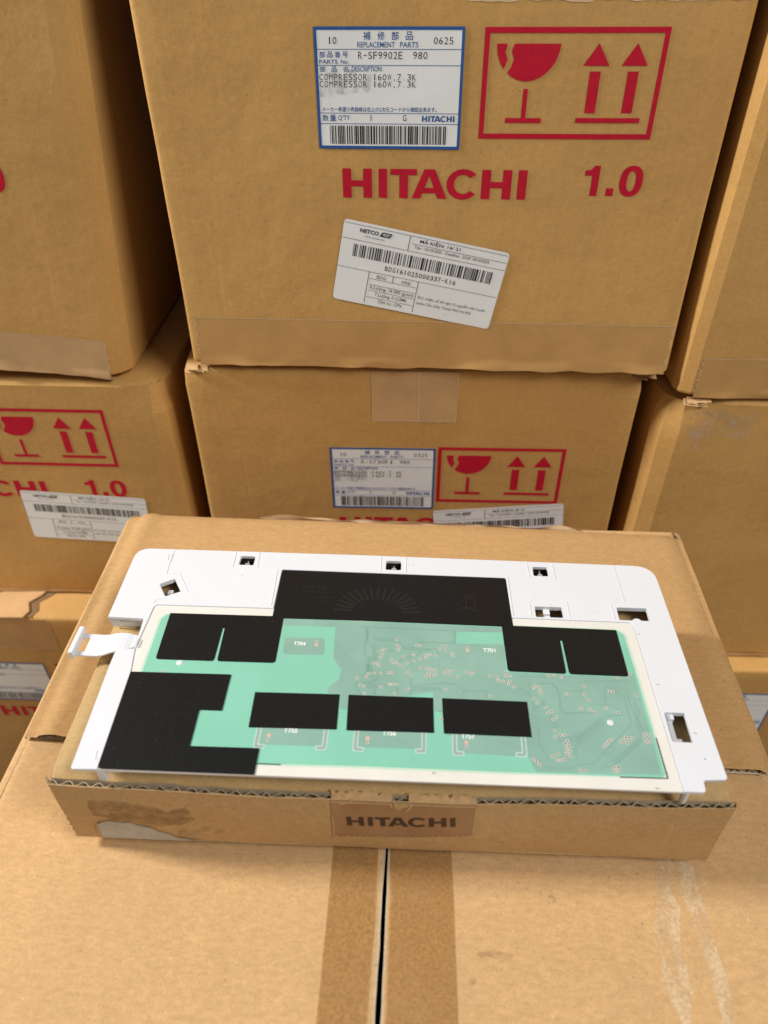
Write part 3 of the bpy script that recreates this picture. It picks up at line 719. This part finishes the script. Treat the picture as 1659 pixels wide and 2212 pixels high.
    def tp(u, k):
        t = (u-120.8)/61; bot = 18.6+4.9*t+S; i = round((u-120.8)/61*46)
        if k == 0: bot += (.75 if i % 2 else -.75)+.3*noise.noise(Vector((u, 2, 2)))
        topz = ztop(u*.001)*1000-.3
        v = bot+(topz-bot)*k; p = front(u*.001, v/1000/ztop(u*.001)); return (p[0], p[1]-.00032, v*.001)
    mb = MB(); mb.grid(tp, us3, lin(0, 1, 12))
    tapeo = mb.build('packing_tape', 'tape_printed', fr, True)
    # the part folded over the edge: pale, with a split
    for ua, ub, sd in ((120.8, 146.5, 1), (153.5, 181.8, 2)):
        def ov(u, k):
            p = tp(us3[min(range(47), key=lambda q: abs(us3[q]-u))], 1); zz = ztop(u*.001)
            tear = .0022*noise.noise(Vector((u*.5, sd, 1)))
            return (u*.001, p[1]-.00015+k*(TH+.0012+tear), zz-.0012+.0022*math.sin(min(1, k*1.4)*1.57)+.0010*k*noise.noise(Vector((u*.3, k*2, sd))))
        mb = MB(); mb.grid(ov, lin(ua, ub, 24), [-.02, .1, .25, .45, .7, 1]); mb.build('folded_tape', 'tape_pale', tapeo, True)
    rim = Flat()
    zb = lambda u: 18.6+4.9*(u-120.8)/61+S
    for i in range(46):
        a = (us3[i], zb(us3[i])+(.75 if i % 2 else -.75)); b = (us3[i+1], zb(us3[i+1])+(.75 if (i+1) % 2 else -.75))
        if rt.random() < .8: rim.line(a, b, .4)
    rim.path([(120.9, zb(121)), (121.1, 30+S), (120.9, 36+S)], .35); rim.path([(181.6, zb(181)+3), (181.8, 46+S)], .3)
    rim.path([(124.2, 45+S), (128.5, 47.2+S), (131, 49.5+S)], .6); rim.path([(146.6, 44.5+S), (145.8, 47.5+S)], .5); rim.path([(152.6, 42+S), (154.4, 45+S), (154.6, 48+S)], .6)
    on2 = lambda u, v: (lambda p: (p[0], p[1]-.00048, v*.001))(front(u*.001, v*.001/ztop(u*.001)))
    rim.build('tape_rim', 'tape_edge', tapeo, on2, 6)
    f = Flat(); f.poly([(146.8, 48+S), (154.2, 48+S), (153.6, 45.2+S), (151.2, 44.6+S), (149.8, 42.8+S), (148.0, 43.2+S)]); f.build('torn_strip', 'kraft_mailer', tapeo, on2, 6)
    f = Flat(); f.brand(0, 0, 46.8, 6.9); f.moved(127.2, 29.1+S, 2.9).build('brand_lettering', 'ink_tape', tapeo, on2, 6)
    # tape scraps on the lid
    for (cx, cy, ww, hh) in ((112, .008, 12, .004), (126, .0085, 6, .005), (146, .009, 8, .005)):
        mb = MB(); mb.grid(lambda a, b: (lambda p: (p[0], p[1], p[2]+.0003))(lid((cx+a*ww-ww/2)/287., (cy+b*hh-TH)/(d-TH))), lin(0, 1, 6), lin(0, 1, 4)); mb.build('tape_scrap', 'paper_grey', lidob, True)
    return root
mailer()

# ------------------------------------------------------------------ the display panel (millimetre data measured on its own plane)
P_F3=[[69.4,41.9],[108.0,42.5],[108.5,24.1],[70.0,23.3]]
P_F4=[[112.0,42.5],[150.2,42.7],[150.7,24.5],[112.7,23.9]]
P_F5=[[154.2,42.7],[192.2,42.6],[192.5,24.4],[154.9,24.4]]
P_POUR=[[75.3,86.7],[113.7,86.8],[183.9,86.3],[184.6,82.9],[161.5,82.3],[160.9,74.8],[184.1,75.3],[184.0,58.6],[184.9,58.8],[239.7,58.3],[242.9,61.2],[243.9,9.4],[192.6,8.2],[189.7,16.4],[154.9,24.2],[154.1,35.9],[150.7,35.8],[150.1,46.1],[139.0,43.4],[112.5,34.6],[108.9,34.9],[108.1,42.6],[102.1,42.9],[102.2,46.3],[106.6,50.3],[107.4,56.2],[102.8,63.0],[101.9,82.6],[75.5,82.3]]
P_PADS=[[[77.7,74.6],[97.4,75.2],[98.3,64.7],[78.4,64.2]],[[74.0,23.5],[104.3,24.0],[104.2,15.7],[74.7,15.2]],[[116.8,24.1],[146.2,24.5],[145.5,16.5],[117.1,16.1]],[[159.2,24.4],[188.4,24.4],[188.1,15.0],[159.3,15.5]]]
P_LS=[[[74.0,23.2],[74.8,14.3],[78.2,14.3]],[[104.1,23.8],[104.1,14.8],[100.8,14.7]],[[116.8,23.9],[117.2,15.0],[120.5,15.0]],[[146.5,24.2],[146.4,15.4],[143.2,15.4]],[[159.0,24.4],[159.5,15.1],[162.9,15.0]],[[188.9,23.7],[188.8,15.8],[185.5,15.5]]]
P_VIAS=[[93.7,72.6],[79.6,17.9],[122.3,18.6],[164.4,18.6],[166.5,72.5],[132.4,75.8],[132.9,72.4],[133.9,71.2],[133.3,69.3],[142.2,72.5],[143.8,72.9],[156.0,73.0],[156.0,70.3],[153.1,71.0],[123.8,68.1],[125.6,69.0],[127.0,69.3],[126.2,66.5],[125.0,64.5],[130.6,63.6],[131.4,61.8],[132.9,62.1],[134.0,60.8],[135.9,65.4],[137.9,61.7],[136.0,59.8],[140.9,66.6],[141.2,63.4],[144.0,64.3],[146.8,66.9],[146.8,65.3],[148.4,67.4],[151.3,66.8],[158.9,68.5],[159.7,67.2],[121.8,61.1],[123.9,60.9],[124.9,59.7],[156.8,58.3],[158.9,58.0],[165.4,57.9],[168.7,58.1],[138.2,56.6],[120.2,54.7],[122.9,55.3],[119.3,52.9],[125.9,55.1],[129.7,55.7],[131.1,55.8],[139.9,54.6],[155.4,56.8],[157.7,56.0],[161.6,55.0],[130.1,49.2],[131.6,49.3],[133.6,49.4],[126.3,47.6],[118.6,47.5],[117.0,48.2],[138.7,47.0],[132.9,44.4],[119.1,43.5],[155.8,47.5],[176.6,56.0],[179.8,55.6],[180.1,53.9],[182.3,53.4],[183.9,56.6],[185.9,56.6],[185.3,53.6],[184.7,52.1],[187.1,50.5],[167.8,56.7],[175.8,44.8],[153.9,31.7],[115.1,52.1],[116.8,48.2],[118.7,47.5],[119.2,43.6],[120.1,54.7],[119.2,52.8],[122.9,55.2],[146.9,54.6],[149.3,55.8],[149.4,54.7],[147.8,56.0],[151.3,55.8],[147.8,54.2],[144.4,59.3],[149.0,59.0],[149.4,57.9],[151.4,58.3],[147.1,59.0],[195.8,50.6],[197.1,51.7],[198.7,50.7],[198.7,49.1],[198.8,47.6],[195.2,44.3],[196.7,42.2],[200.4,39.8],[200.9,37.1],[202.3,37.8],[202.7,33.8],[204.3,35.2],[202.9,28.3],[202.5,25.1],[204.8,26.2],[206.6,26.3],[206.3,22.1],[207.5,23.4],[206.5,19.7],[207.6,20.9],[206.5,17.3],[207.7,18.4],[207.8,15.9],[205.3,14.6],[203.7,14.0],[202.2,14.0],[200.5,15.7],[202.8,16.9],[192.0,14.2],[193.3,13.0],[194.4,11.7],[211.0,9.6],[213.1,9.6],[210.3,47.7],[218.9,52.4],[218.5,47.6],[219.9,45.0],[215.8,40.1],[219.6,39.8],[221.5,38.6],[226.9,41.1],[231.8,38.9],[230.1,50.2],[231.6,50.1],[241.8,48.4],[222.9,21.7],[224.1,22.9],[225.2,24.1],[226.4,25.2],[230.0,23.7],[231.4,25.0],[232.7,26.3],[232.7,23.6],[234.0,25.0],[235.4,26.3],[240.7,28.2],[242.6,28.3],[240.8,26.3],[242.7,26.4],[240.9,24.4],[242.7,24.4],[225.1,11.7],[226.7,11.8],[225.2,10.2],[226.8,10.3],[203.7,57.6],[206.3,57.8],[209.3,57.1],[235.1,58.0],[185.3,53.6],[184.7,52.0],[187.1,50.6],[183.8,58.6],[183.9,56.6],[185.9,56.7],[24.3,51.7],[241.1,60.5]]
P_SOLID=[[93.8,70.7],[79.6,19.9],[122.3,20.4],[164.4,20.6],[166.6,70.6],[122.2,20.5]]
P_RIVETS=[[30.5,56.9],[227.4,33.5]]
P_TRACES=[[[114.0,83.3],[160.4,83.1],[160.2,75.0],[143.7,74.9],[142.1,71.5],[137.3,71.2],[131.0,76.7],[121.1,76.3]],[[121.7,75.0],[130.6,75.3],[136.8,70.0],[152.1,71.1]],[[116.9,82.8],[117.5,74.2],[117.0,71.8],[117.5,65.0]],[[117.7,82.2],[118.2,74.8]],[[119.5,73.1],[121.0,71.1],[121.6,62.0]],[[122.0,73.2],[122.5,62.1]],[[122.9,70.9],[123.4,62.7]],[[127.0,69.3],[132.7,69.1]],[[126.4,66.3],[130.2,63.6]],[[133.4,62.1],[135.9,65.4],[141.1,65.9],[144.7,69.8],[148.4,70.3]],[[120.2,65.4],[120.7,58.6],[122.9,56.1]],[[119.6,64.8],[120.0,58.0],[122.0,55.7]],[[152.1,71.1],[152.1,67.5]],[[155.8,70.1],[158.9,68.6]],[[118.7,64.8],[119.3,55.7],[116.4,53.1]],[[116.6,49.9],[121.9,50.2],[124.8,53.5],[124.7,55.7]],[[116.7,48.6],[130.0,49.2]],[[116.8,47.3],[126.3,47.6]],[[133.5,49.0],[133.8,43.7]],[[123.3,46.9],[123.5,43.2]],[[134.3,51.8],[133.0,50.1]],[[139.6,54.2],[139.6,43.5]],[[140.2,46.7],[155.5,47.5]],[[140.6,48.0],[152.9,48.5]],[[140.8,48.8],[150.3,50.9],[160.9,51.3]],[[115.1,52.1],[119.4,52.3],[122.8,55.0]],[[117.4,43.3],[114.8,46.7],[114.8,49.4],[116.5,50.0],[122.2,50.3],[123.9,52.0]],[[116.8,48.6],[124.1,48.6]],[[118.4,60.1],[118.8,55.0]],[[119.5,60.1],[119.9,55.7]],[[120.4,60.2],[120.9,57.4],[122.8,55.2]],[[151.6,35.8],[154.1,35.9]],[[163.3,43.1],[163.8,47.3],[173.9,47.8],[174.1,43.6]],[[187.3,51.4],[191.8,48.5],[194.6,44.8],[194.5,38.1],[198.7,42.8]],[[198.9,44.3],[200.1,38.4],[202.6,33.5],[202.9,28.5]],[[195.3,51.8],[200.6,53.6],[204.9,53.0],[206.7,49.2],[206.4,39.5],[208.0,37.7],[220.9,38.3]],[[202.5,25.1],[211.7,25.5],[223.5,35.9]],[[203.1,23.4],[210.8,23.8],[224.0,35.2]],[[209.3,17.3],[210.5,21.4],[224.7,33.8]],[[225.2,37.1],[231.7,37.8],[233.4,38.6]],[[227.2,41.2],[227.7,51.0],[229.5,52.7],[236.1,47.6],[236.2,33.0],[216.8,13.1],[210.4,12.5],[208.4,10.7],[197.4,10.2],[192.2,15.5]],[[195.8,29.6],[195.3,22.0],[199.0,13.5]],[[220.3,42.4],[230.2,42.5],[232.6,39.3]],[[238.4,51.6],[237.7,46.2],[239.1,36.7],[239.4,26.9],[225.7,14.9],[222.7,14.1],[219.9,11.2]],[[239.9,44.8],[240.0,36.7],[240.6,28.3]],[[240.5,43.3],[241.4,39.0],[238.7,36.0]],[[226.2,14.2],[238.9,25.5]],[[227.0,14.0],[239.0,24.8]],[[218.4,49.8],[212.7,49.5]],[[215.9,54.3],[222.4,55.4],[237.7,56.2],[238.6,53.9]],[[194.4,55.7],[193.8,49.4]],[[188.1,56.6],[215.0,57.1]],[[207.1,22.6],[213.6,28.7]],[[221.3,11.1],[228.0,15.0]]]
P_RIDGES=[[[41.5,134.3],[42.1,122.3]],[[54.6,134.3],[55.4,122.5]],[[121.7,134.1],[122.0,122.3]],[[135.2,134.2],[135.5,121.6]],[[200.5,132.5],[200.9,120.7]],[[214.0,132.7],[214.4,120.8]],[[198.9,103.6],[199.3,94.0]],[[218.1,104.4],[218.2,93.9]],[[239.9,104.2],[240.5,94.1]],[[246.6,132.4],[247.4,106.4]],[[6.9,133.7],[7.2,128.7],[6.9,124.0],[7.8,115.1],[14.9,115.3],[22.6,102.6]],[[66.6,121.4],[67.6,94.9]],[[4.9,130.1],[7.2,129.8],[7.4,124.8],[5.4,125.5],[4.9,130.1]],[[7.4,96.4],[7.3,94.0]],[[189.3,122.0],[190.1,93.6]],[[7.6,96.6],[12.2,97.1]],[[8.1,8.7],[8.8,4.8],[9.8,4.9]],[[6.6,70.0],[6.6,65.4],[8.1,65.2],[8.1,69.7]]]

def panel():
    ZT = 9.5
    root = thing('control_panel', (-.1311, .1675, .0525), (0, 0, rad(-3.4)), 'white plastic appliance control panel with green circuit board and black foil patches', 'control panel')
    M = .001
    def mm(mb): mb.v = [(x*M, y*M, (z+ZT)*M) for x, y, z in mb.v]; return mb
    def P(name, loops, z0, z1, mat, parent, bevel=0, smooth=False):
        mb = MB(); plate_into(mb, loops, z0, z1, bevel); return mm(mb).build(name, mat, parent, smooth)
    def F(f, name, mat, parent, z): return f.build(name, mat, parent, lambda u, v: (u*M, v*M, (z+ZT)*M), 0, 1.2e-6)
    outl = [(0.0, -.2), (-2.1, 54.3), (-2.1, 63.7), (6.3, 64.0), (5.9, 72.7), (5.2, 83.2), (-13.2, 83.6), (-14.0, 134.6), (118.7, 134.6), (197.0, 133.8), (267.6, 132.9), (268.2, 105.1), (269.0, 67.4), (270.2, 8.3), (260.2, 7.6), (259.8, 2.2), (185.5, 1.9), (76.8, .9), (11.3, .3)]
    rr = [1.4, 0, .6, .3, 0, .5, .6, 8, 0, 0, 10.5, 0, 0, 1.6, 1.2, 1.6, 0, 0, 0]
    outer = rounded(outl, rr, 7)
    inner = rounded([(11.1, .55), (9.1, 50.6), (6.9, 64.0), (8.0, 93.0), (69.0, 93.3), (69.0, 121.5), (188.4, 120.6), (189.4, 92.6), (248.9, 92.2), (249.6, 66.4), (251.2, 2.15)], [0, 0, 0, 2.2, .4, .6, .6, .4, 3, 0, 0], 5)
    holes = [[(6.2, 107.5), (13.2, 111.8), (18.9, 102.8), (11.7, 98.9)], [(44.9, 130.9), (52.9, 130.9), (52.9, 124), (44.9, 124)], [(124.6, 130.8), (132.8, 130.8), (132.8, 123.9), (124.6, 123.9)], [(203.3, 129.7), (211.2, 129.7), (211.2, 122.9), (203.3, 122.9)], [(201.5, 100.8), (215.4, 100.8), (215.4, 93.7), (201.5, 93.7)], [(242.7, 102.1), (258.0, 102.1), (258.0, 93.6), (242.7, 93.6)], [(252.0, 39.9), (261.1, 39.9), (261.1, 25.1), (252.0, 25.1)]]
    hl = [rounded(h, .8, 3) for h in holes]
    # tray: lower plate plus a raised rim running round three sides
    # C-shaped rim outline: the outer loop, opened along the front, then back along the inner edge
    cut = [p for p in outer if not (11.2 < p[0] < 258 and p[1] < 2.3)]
    left_front = max((p for p in cut if p[1] < 1 and p[0] < 12), key=lambda p: p[0])
    s = cut.index(left_front); seq = cut[s:]+cut[:s]
    if seq[1][0] > 100: seq = [seq[0]]+seq[1:][::-1]
    rimloop = [(11.0, .25)]+seq+[(251.3, 2.1)]+inner[::-1]
    mb = MB(); plate_into(mb, [rimloop]+hl, -.9, 0, .22)
    ins = [(x+(.12 if x < 130 else -.12), y+(.12 if y < 60 else -.12)) for x, y in outer]
    plate_into(mb, [ins]+hl, -1.9, -.7, .12)
    # skirt walls under the tray, carried round to keep light out of the openings
    sk = [(3, 9), (3, 54), (8.8, 62), (8.8, 86), (-11.4, 86), (-11.4, 127), (-6, 131.6), (254, 130.4), (265, 122), (266.6, 13), (256, 11.5), (15, 9)]
    for q, w_ in zip(sk, sk[1:]+sk[:1]):
        if q == (-6, 131.6): continue   # open along the rear
        A, B = Vector(q), Vector(w_); n = (B-A); n = Vector((-n.y, n.x)).normalized()*.55
        mb.add([(*(A-n), -9.0), (*(B-n), -9.0), (*(B+n), -9.0), (*(A+n), -9.0), (*(A-n), -1.6), (*(B-n), -1.6), (*(B+n), -1.6), (*(A+n), -1.6)], [(3, 2, 1, 0), (0, 1, 5, 4), (1, 2, 6, 5), (2, 3, 7, 6), (3, 0, 4, 7)])
    # collars round the openings
    for h in (holes[0], *holes[4:]):
        c = Vector((sum(p[0] for p in h)/4, sum(p[1] for p in h)/4)); o = [tuple(Vector(p)+(Vector(p)-c).normalized()*1.2) for p in h]
        plate_into(mb, [rounded(o, 1.2, 3), rounded([tuple(Vector(p)+(Vector(p)-c).normalized()*.06) for p in h], .8, 3)], -2.6, -1.7)
    # tab wall seen at the notch
    mb.box(-12.9, 83.9, -7.2, -8.6, 85.0, -1.0)
    for (cx, cy) in ((8, 62), (20, 20), (130, 60), (240, 20), (240, 118), (30, 118)): mb.cyl((cx, cy), 2.5, -8.6, -1.5)
    # raised lines moulded into the rim
    for R in P_RIDGES:
        for (a, b) in zip(R, R[1:]):
            A, B = Vector(a), Vector(b); dd = (B-A)
            if dd.length < .2: continue
            n = Vector((-dd.y, dd.x)).normalized()*.28; zt = .22
            mb.add([(*(A-n), -.05), (*(B-n), -.05), (*(B+n), -.05), (*(A+n), -.05), (*(A-n*.4), zt), (*(B-n*.4), zt), (*(B+n*.4), zt), (*(A+n*.4), zt)], [(4, 5, 6, 7), (0, 1, 5, 4), (1, 2, 6, 5), (2, 3, 7, 6), (3, 0, 4, 7)])
    housing = mm(mb).build('housing', 'plastic_white', root)
    # made-up dark strip, added so the rear slots look shaded
    mb = MB(); mb.box(-4, 131.0, -8.8, 254, 131.9, -1.95); mb.box(-4, 118, -8.9, 254, 131.0, -8.3); mm(mb).build('slot_shade_strip', 'slot_shade', root)
    # front feet
    for (x, y, l) in ((11.6, 1.6, 4.4), (252.8, 3.6, 3.4)):
        mb = MB()
        if x < 100: mb.box(x-1.5, y-1.2, -9.3, x+1.6, y+1.0, -1.85); mb.box(x+1.6, y-.6, -3.2, x+9, y+.4, -1.85)
        else: mb.cyl((x, y), 1.5, -9.2, -1.85, 14)
        mm(mb).build('foot', 'plastic_white', root)
    # clips inside the openings
    def clip(name, boxes, cyls=()):
        mb = MB()
        for b in boxes: mb.box(*b)
        for c in cyls: mb.cyl(*c)
        o = mm(mb).build(name, 'plastic_white', root); m = o.modifiers.new('bevel', 'BEVEL'); m.width = .0003; m.segments = 2
    clip('clip', [(10.4, 104.0, -6.4, 13.2, 107.0, -3.8)])
    clip('clip', [(47.0, 127.4, -6, 49.6, 129.0, -3.4), (48.0, 129.0, -4.6, 48.7, 131, -3.9)])
    clip('clip', [(127.5, 127.4, -6, 130.1, 129.0, -3.4), (128.5, 129.0, -4.6, 129.2, 131, -3.9)])
    clip('clip', [(206.2, 126.4, -6, 208.8, 128.0, -3.4), (207.2, 128.0, -4.6, 207.9, 131, -3.9)])
    clip('clip', [(205.7, 95.0, -5.5, 209.4, 97.6, -3.2), (205.9, 97.6, -4.2, 209.2, 103.2, -2.0)])
    clip('clip', [(243.0, 93.8, -4.4, 251, 95.3, -3.4)], [((252.6, 95.6), 2.6, -5.4, -3.4, 18)])
    clip('clip', [(253.0, 37.5, -5.0, 256.2, 42.0, -1.6), (253.4, 26.8, -5.0, 255.6, 38.0, -3.4), (252.6, 26.4, -6.2, 257.8, 29.0, -3.6)])
    # side latch: a bent tongue with a hooked, slotted end
    prof = [(6.6, -1.2), (4, -1.1), (1, -.6), (-2.5, -.5), (-6, -1.4), (-9.5, -2.8), (-12.5, -3.4), (-16, -3.4), (-19.0, -3.4)]
    wid = [(66.2, 73.0), (65.2, 73.6), (63.6, 74.0), (62.6, 74.2), (62.0, 74.4), (61.6, 74.6), (61.4, 74.8), (61.4, 75.0), (61.5, 75.1)]
    mb = MB(); vs = []
    for (x, z), (y0, y1) in zip(prof, wid): vs += [(x, y0, z), (x, y1, z), (x, y0, z-1.3), (x, y1, z-1.3)]
    fs = []
    for i in range(len(prof)-1):
        k = 4*i; fs += [(k, k+1, k+5, k+4), (k+2, k+6, k+7, k+3), (k, k+4, k+6, k+2), (k+1, k+3, k+7, k+5)]
    fs += [(0, 2, 3, 1), (32, 33, 35, 34)]; mb.add(vs, fs)
    mb.box(-19.05, 61.5, -4.7, -23.2, 64.0, -3.4); mb.box(-19.05, 72.6, -4.7, -23.2, 75.1, -3.4)
    mb.box(-25.6, 60.9, -5.6, -23.1, 77.6, -.9)
    lt = mm(mb).build('side_latch', 'plastic_white', root); m = lt.modifiers.new('bevel', 'BEVEL'); m.width = .0004; m.segments = 3; m.limit_method = 'ANGLE'
    # cream window sheet
    sheet = P('window_sheet', [[(x+(.25 if x < 130 else -.25), y-(.25 if y > 60 else 0)) for x, y in inner]], -.72, -.40, 'film_cream', root, .05)
    # circuit board
    grn = [(14.6, 40), (14.0, 83.6), (16.2, 86.9), (240.2, 86.9), (243.0, 84.3), (244.0, 61.5), (245.3, 9.6), (243.8, 8.1), (179.4, 7.5), (120.0, 7.2), (40, 5.6), (15.5, 5.3)]
    sheet_margin = P('board_margin', [rounded([(13.4, 38), (12.9, 84.2), (15.7, 87.8), (240.6, 87.8), (244.2, 84.7), (245.1, 61.5), (246.4, 8.0), (179.4, 6.5), (120, 6.2), (15.3, 4.4)], 1.0)], -.41, -.37, 'film_pale', root)
    board = P('circuit_board', [rounded(grn, .8)], -.40, -.33, 'mask_mint', root)
    pour = rounded(P_POUR, .9, 3)
    P('copper_pour', [pour], -.34, -.30, 'mask_dull', board)
    for p in P_PADS: P('touch_pad', [rounded(p, 2.2)], -.34, -.295, 'mask_dull', board)
    for l in P_LS:
        s_ = 1 if l[2][0] > l[1][0] else -1
        def ell(w):
            x, y0, y1, x2 = l[1][0], l[1][1], l[0][1]+2, l[2][0]
            return rounded([(x-s_*w, y1), (x-s_*w, y0-w), (x2+s_*(w-.6), y0-w), (x2+s_*(w-.6), y0+w), (x+s_*w, y0+w), (x+s_*w, y1)], [0, 1.3, .3, .3, .8, 0])
        f = Flat(); f.poly(ell(1.15)); hb = F(f, 'bracket_halo', 'mask_halo', board, -.29)
        f = Flat(); f.poly(ell(.6)); F(f, 'bracket_mark', 'mask_bracket', hb, -.285)
    t = Flat()
    for l in P_TRACES: t.path(l, .22)
    rg = random.Random(4)
    for l in P_TRACES[:40]:
        o = rg.uniform(.5, .9); t.path([(x+o, y-o*.6) for x, y in l], .14)
    o = F(t, 'copper_traces', 'mask_trace', board, -.282); o['kind'] = 'stuff'
    v1, v2, v3 = Flat(), Flat(), Flat()
    seen = []
    for x, y in P_VIAS:
        if any((x-a)**2+(y-b)**2 < 1.1 for a, b in seen): continue
        seen.append((x, y)); v1.disc((x, y), .78, 14); v2.disc((x, y), .38, 10)
    for x, y in P_SOLID: v3.disc((x, y), .95, 14)
    o = F(v1, 'via_rings', 'via_ring', board, -.275); o['kind'] = 'stuff'; o = F(v2, 'via_holes', 'via_hole', board, -.27); o['kind'] = 'stuff'
    F(v3, 'solder_dots', 'via_solid', board, -.272)['kind'] = 'stuff'
    for txt, x, y in (('T704', 82.7, 69.9), ('T701', 174.0, 70.2), ('T755', 85.7, 21.6), ('T756', 128.4, 22.3), ('T757', 162.3, 22.4)):
        s = Flat(); s.text(txt, x, y, x+5.9, y+2.3, .025); F(s, 'board_lettering', 'silk_white', board, -.268)
    for x, y in P_RIVETS:
        mb = MB(); mb.cyl((x, y), 1.5, -.33, -.12, 18, 1.2); mm(mb).build('rivet', 'plastic_white', board)
    for q in ([(70, 6.15), (87.0, 6.25)], [(245.5, 26.7), (246.0, 7.85), (226.6, 7.5)]):
        b = Flat(); b.path(q, .46); F(b, 'black_line', 'foil_black', board, -.26)
    # black foil patches
    F1 = [(69.2, 121.2), (188.3, 120.4), (189.6, 87.4), (239.8, 87.0), (240.4, 58.8), (213.2, 58.9), (212.5, 78.9), (211.5, 78.9), (211.9, 59.0), (184.9, 59.2), (184.0, 86.6), (113.7, 87.1), (75.3, 86.8), (75.8, 58.8), (48.0, 58.5), (47.2, 79.0), (46.3, 79.0), (46.6, 58.5), (18.5, 58.3), (17.5, 87.7), (69.5, 88.1)]
    r1 = [1.2, 1.2, 0, .6, 1.6, 1.6, 0, 0, 1.6, 1.8, .3, 0, .3, 1.8, 1.6, 0, 0, 1.6, 1.8, .4, .2]
    big = P('black_foil', [rounded(F1, r1)], -.42, -.16, 'foil_black', root, .05)
    P('black_foil', [rounded([(9.2, 50.4), (56.5, 51.0), (56.6, 31.2), (46.5, 31.1), (46.9, 12.9), (76.7, 13.3), (76.9, 1.05), (11.1, .6)], [.3, .3, .2, .2, .2, .2, .2, 1.8])], -.42, .06, 'foil_black', root, .05)
    for q in (P_F3, P_F4, P_F5): P('black_foil', [rounded(q, .4)], -.40, -.16, 'foil_black', root, .05)
    # faint dot-matrix and fan print on the big foil
    f = Flat(); cx, cy = 121.5, 93.5
    for k in range(17):
        a = rad(2+176*k/16)
        f.line((cx+12.5*math.cos(a), cy+8.5*math.sin(a)), (cx+22*math.cos(a), cy+17.5*math.sin(a)), 1.3)
    for k in range(26):
        x, y = 82+(k % 7)*2.6+rg.uniform(-.4, .4), 99+(k//7)*3.2; f.line((x, y), (x+rg.uniform(.8, 2), y+rg.uniform(-.4, 1.6)), .7)
    f.frame(166.5, 98, 171.5, 106, .7); f.line((165, 106), (173, 108), .7); f.line((165, 98), (173, 96.5), .7)
    F(f, 'foil_pattern', 'foil_print', big, -.15)['kind'] = 'stuff'
    # dust on the foils
    f = Flat(); rg = random.Random(21)
    for k in range(60):
        x, y = rg.choice([(rg.uniform(14, 44), rg.uniform(3, 48)), (rg.uniform(75, 185), rg.uniform(90, 119)), (rg.uniform(22, 72), rg.uniform(61, 85)), (rg.uniform(190, 236), rg.uniform(61, 85))])
        f.disc((x, y), rg.uniform(.04, .09), 5)
    F(f, 'dust', 'paper_grey', big, .075)['kind'] = 'stuff'
    # dust and scuffs
    f = Flat(); rg = random.Random(9)
    for k in range(26): f.disc((rg.uniform(20, 255), rg.uniform(95, 131)), rg.uniform(.10, .28), 7)
    for x, y in ((249.6, 84.5), (262, 30), (263, 17), (240, 3.0), (150, 5), (252, 55)): f.line((x, y), (x+rg.uniform(.5, 1.6), y+rg.uniform(-.6, .9)), .3)
    f.v = [p for p in f.v]; F(f, 'dirt_speck', 'ink_grey', root, .03)['kind'] = 'stuff'
    return root
panel()
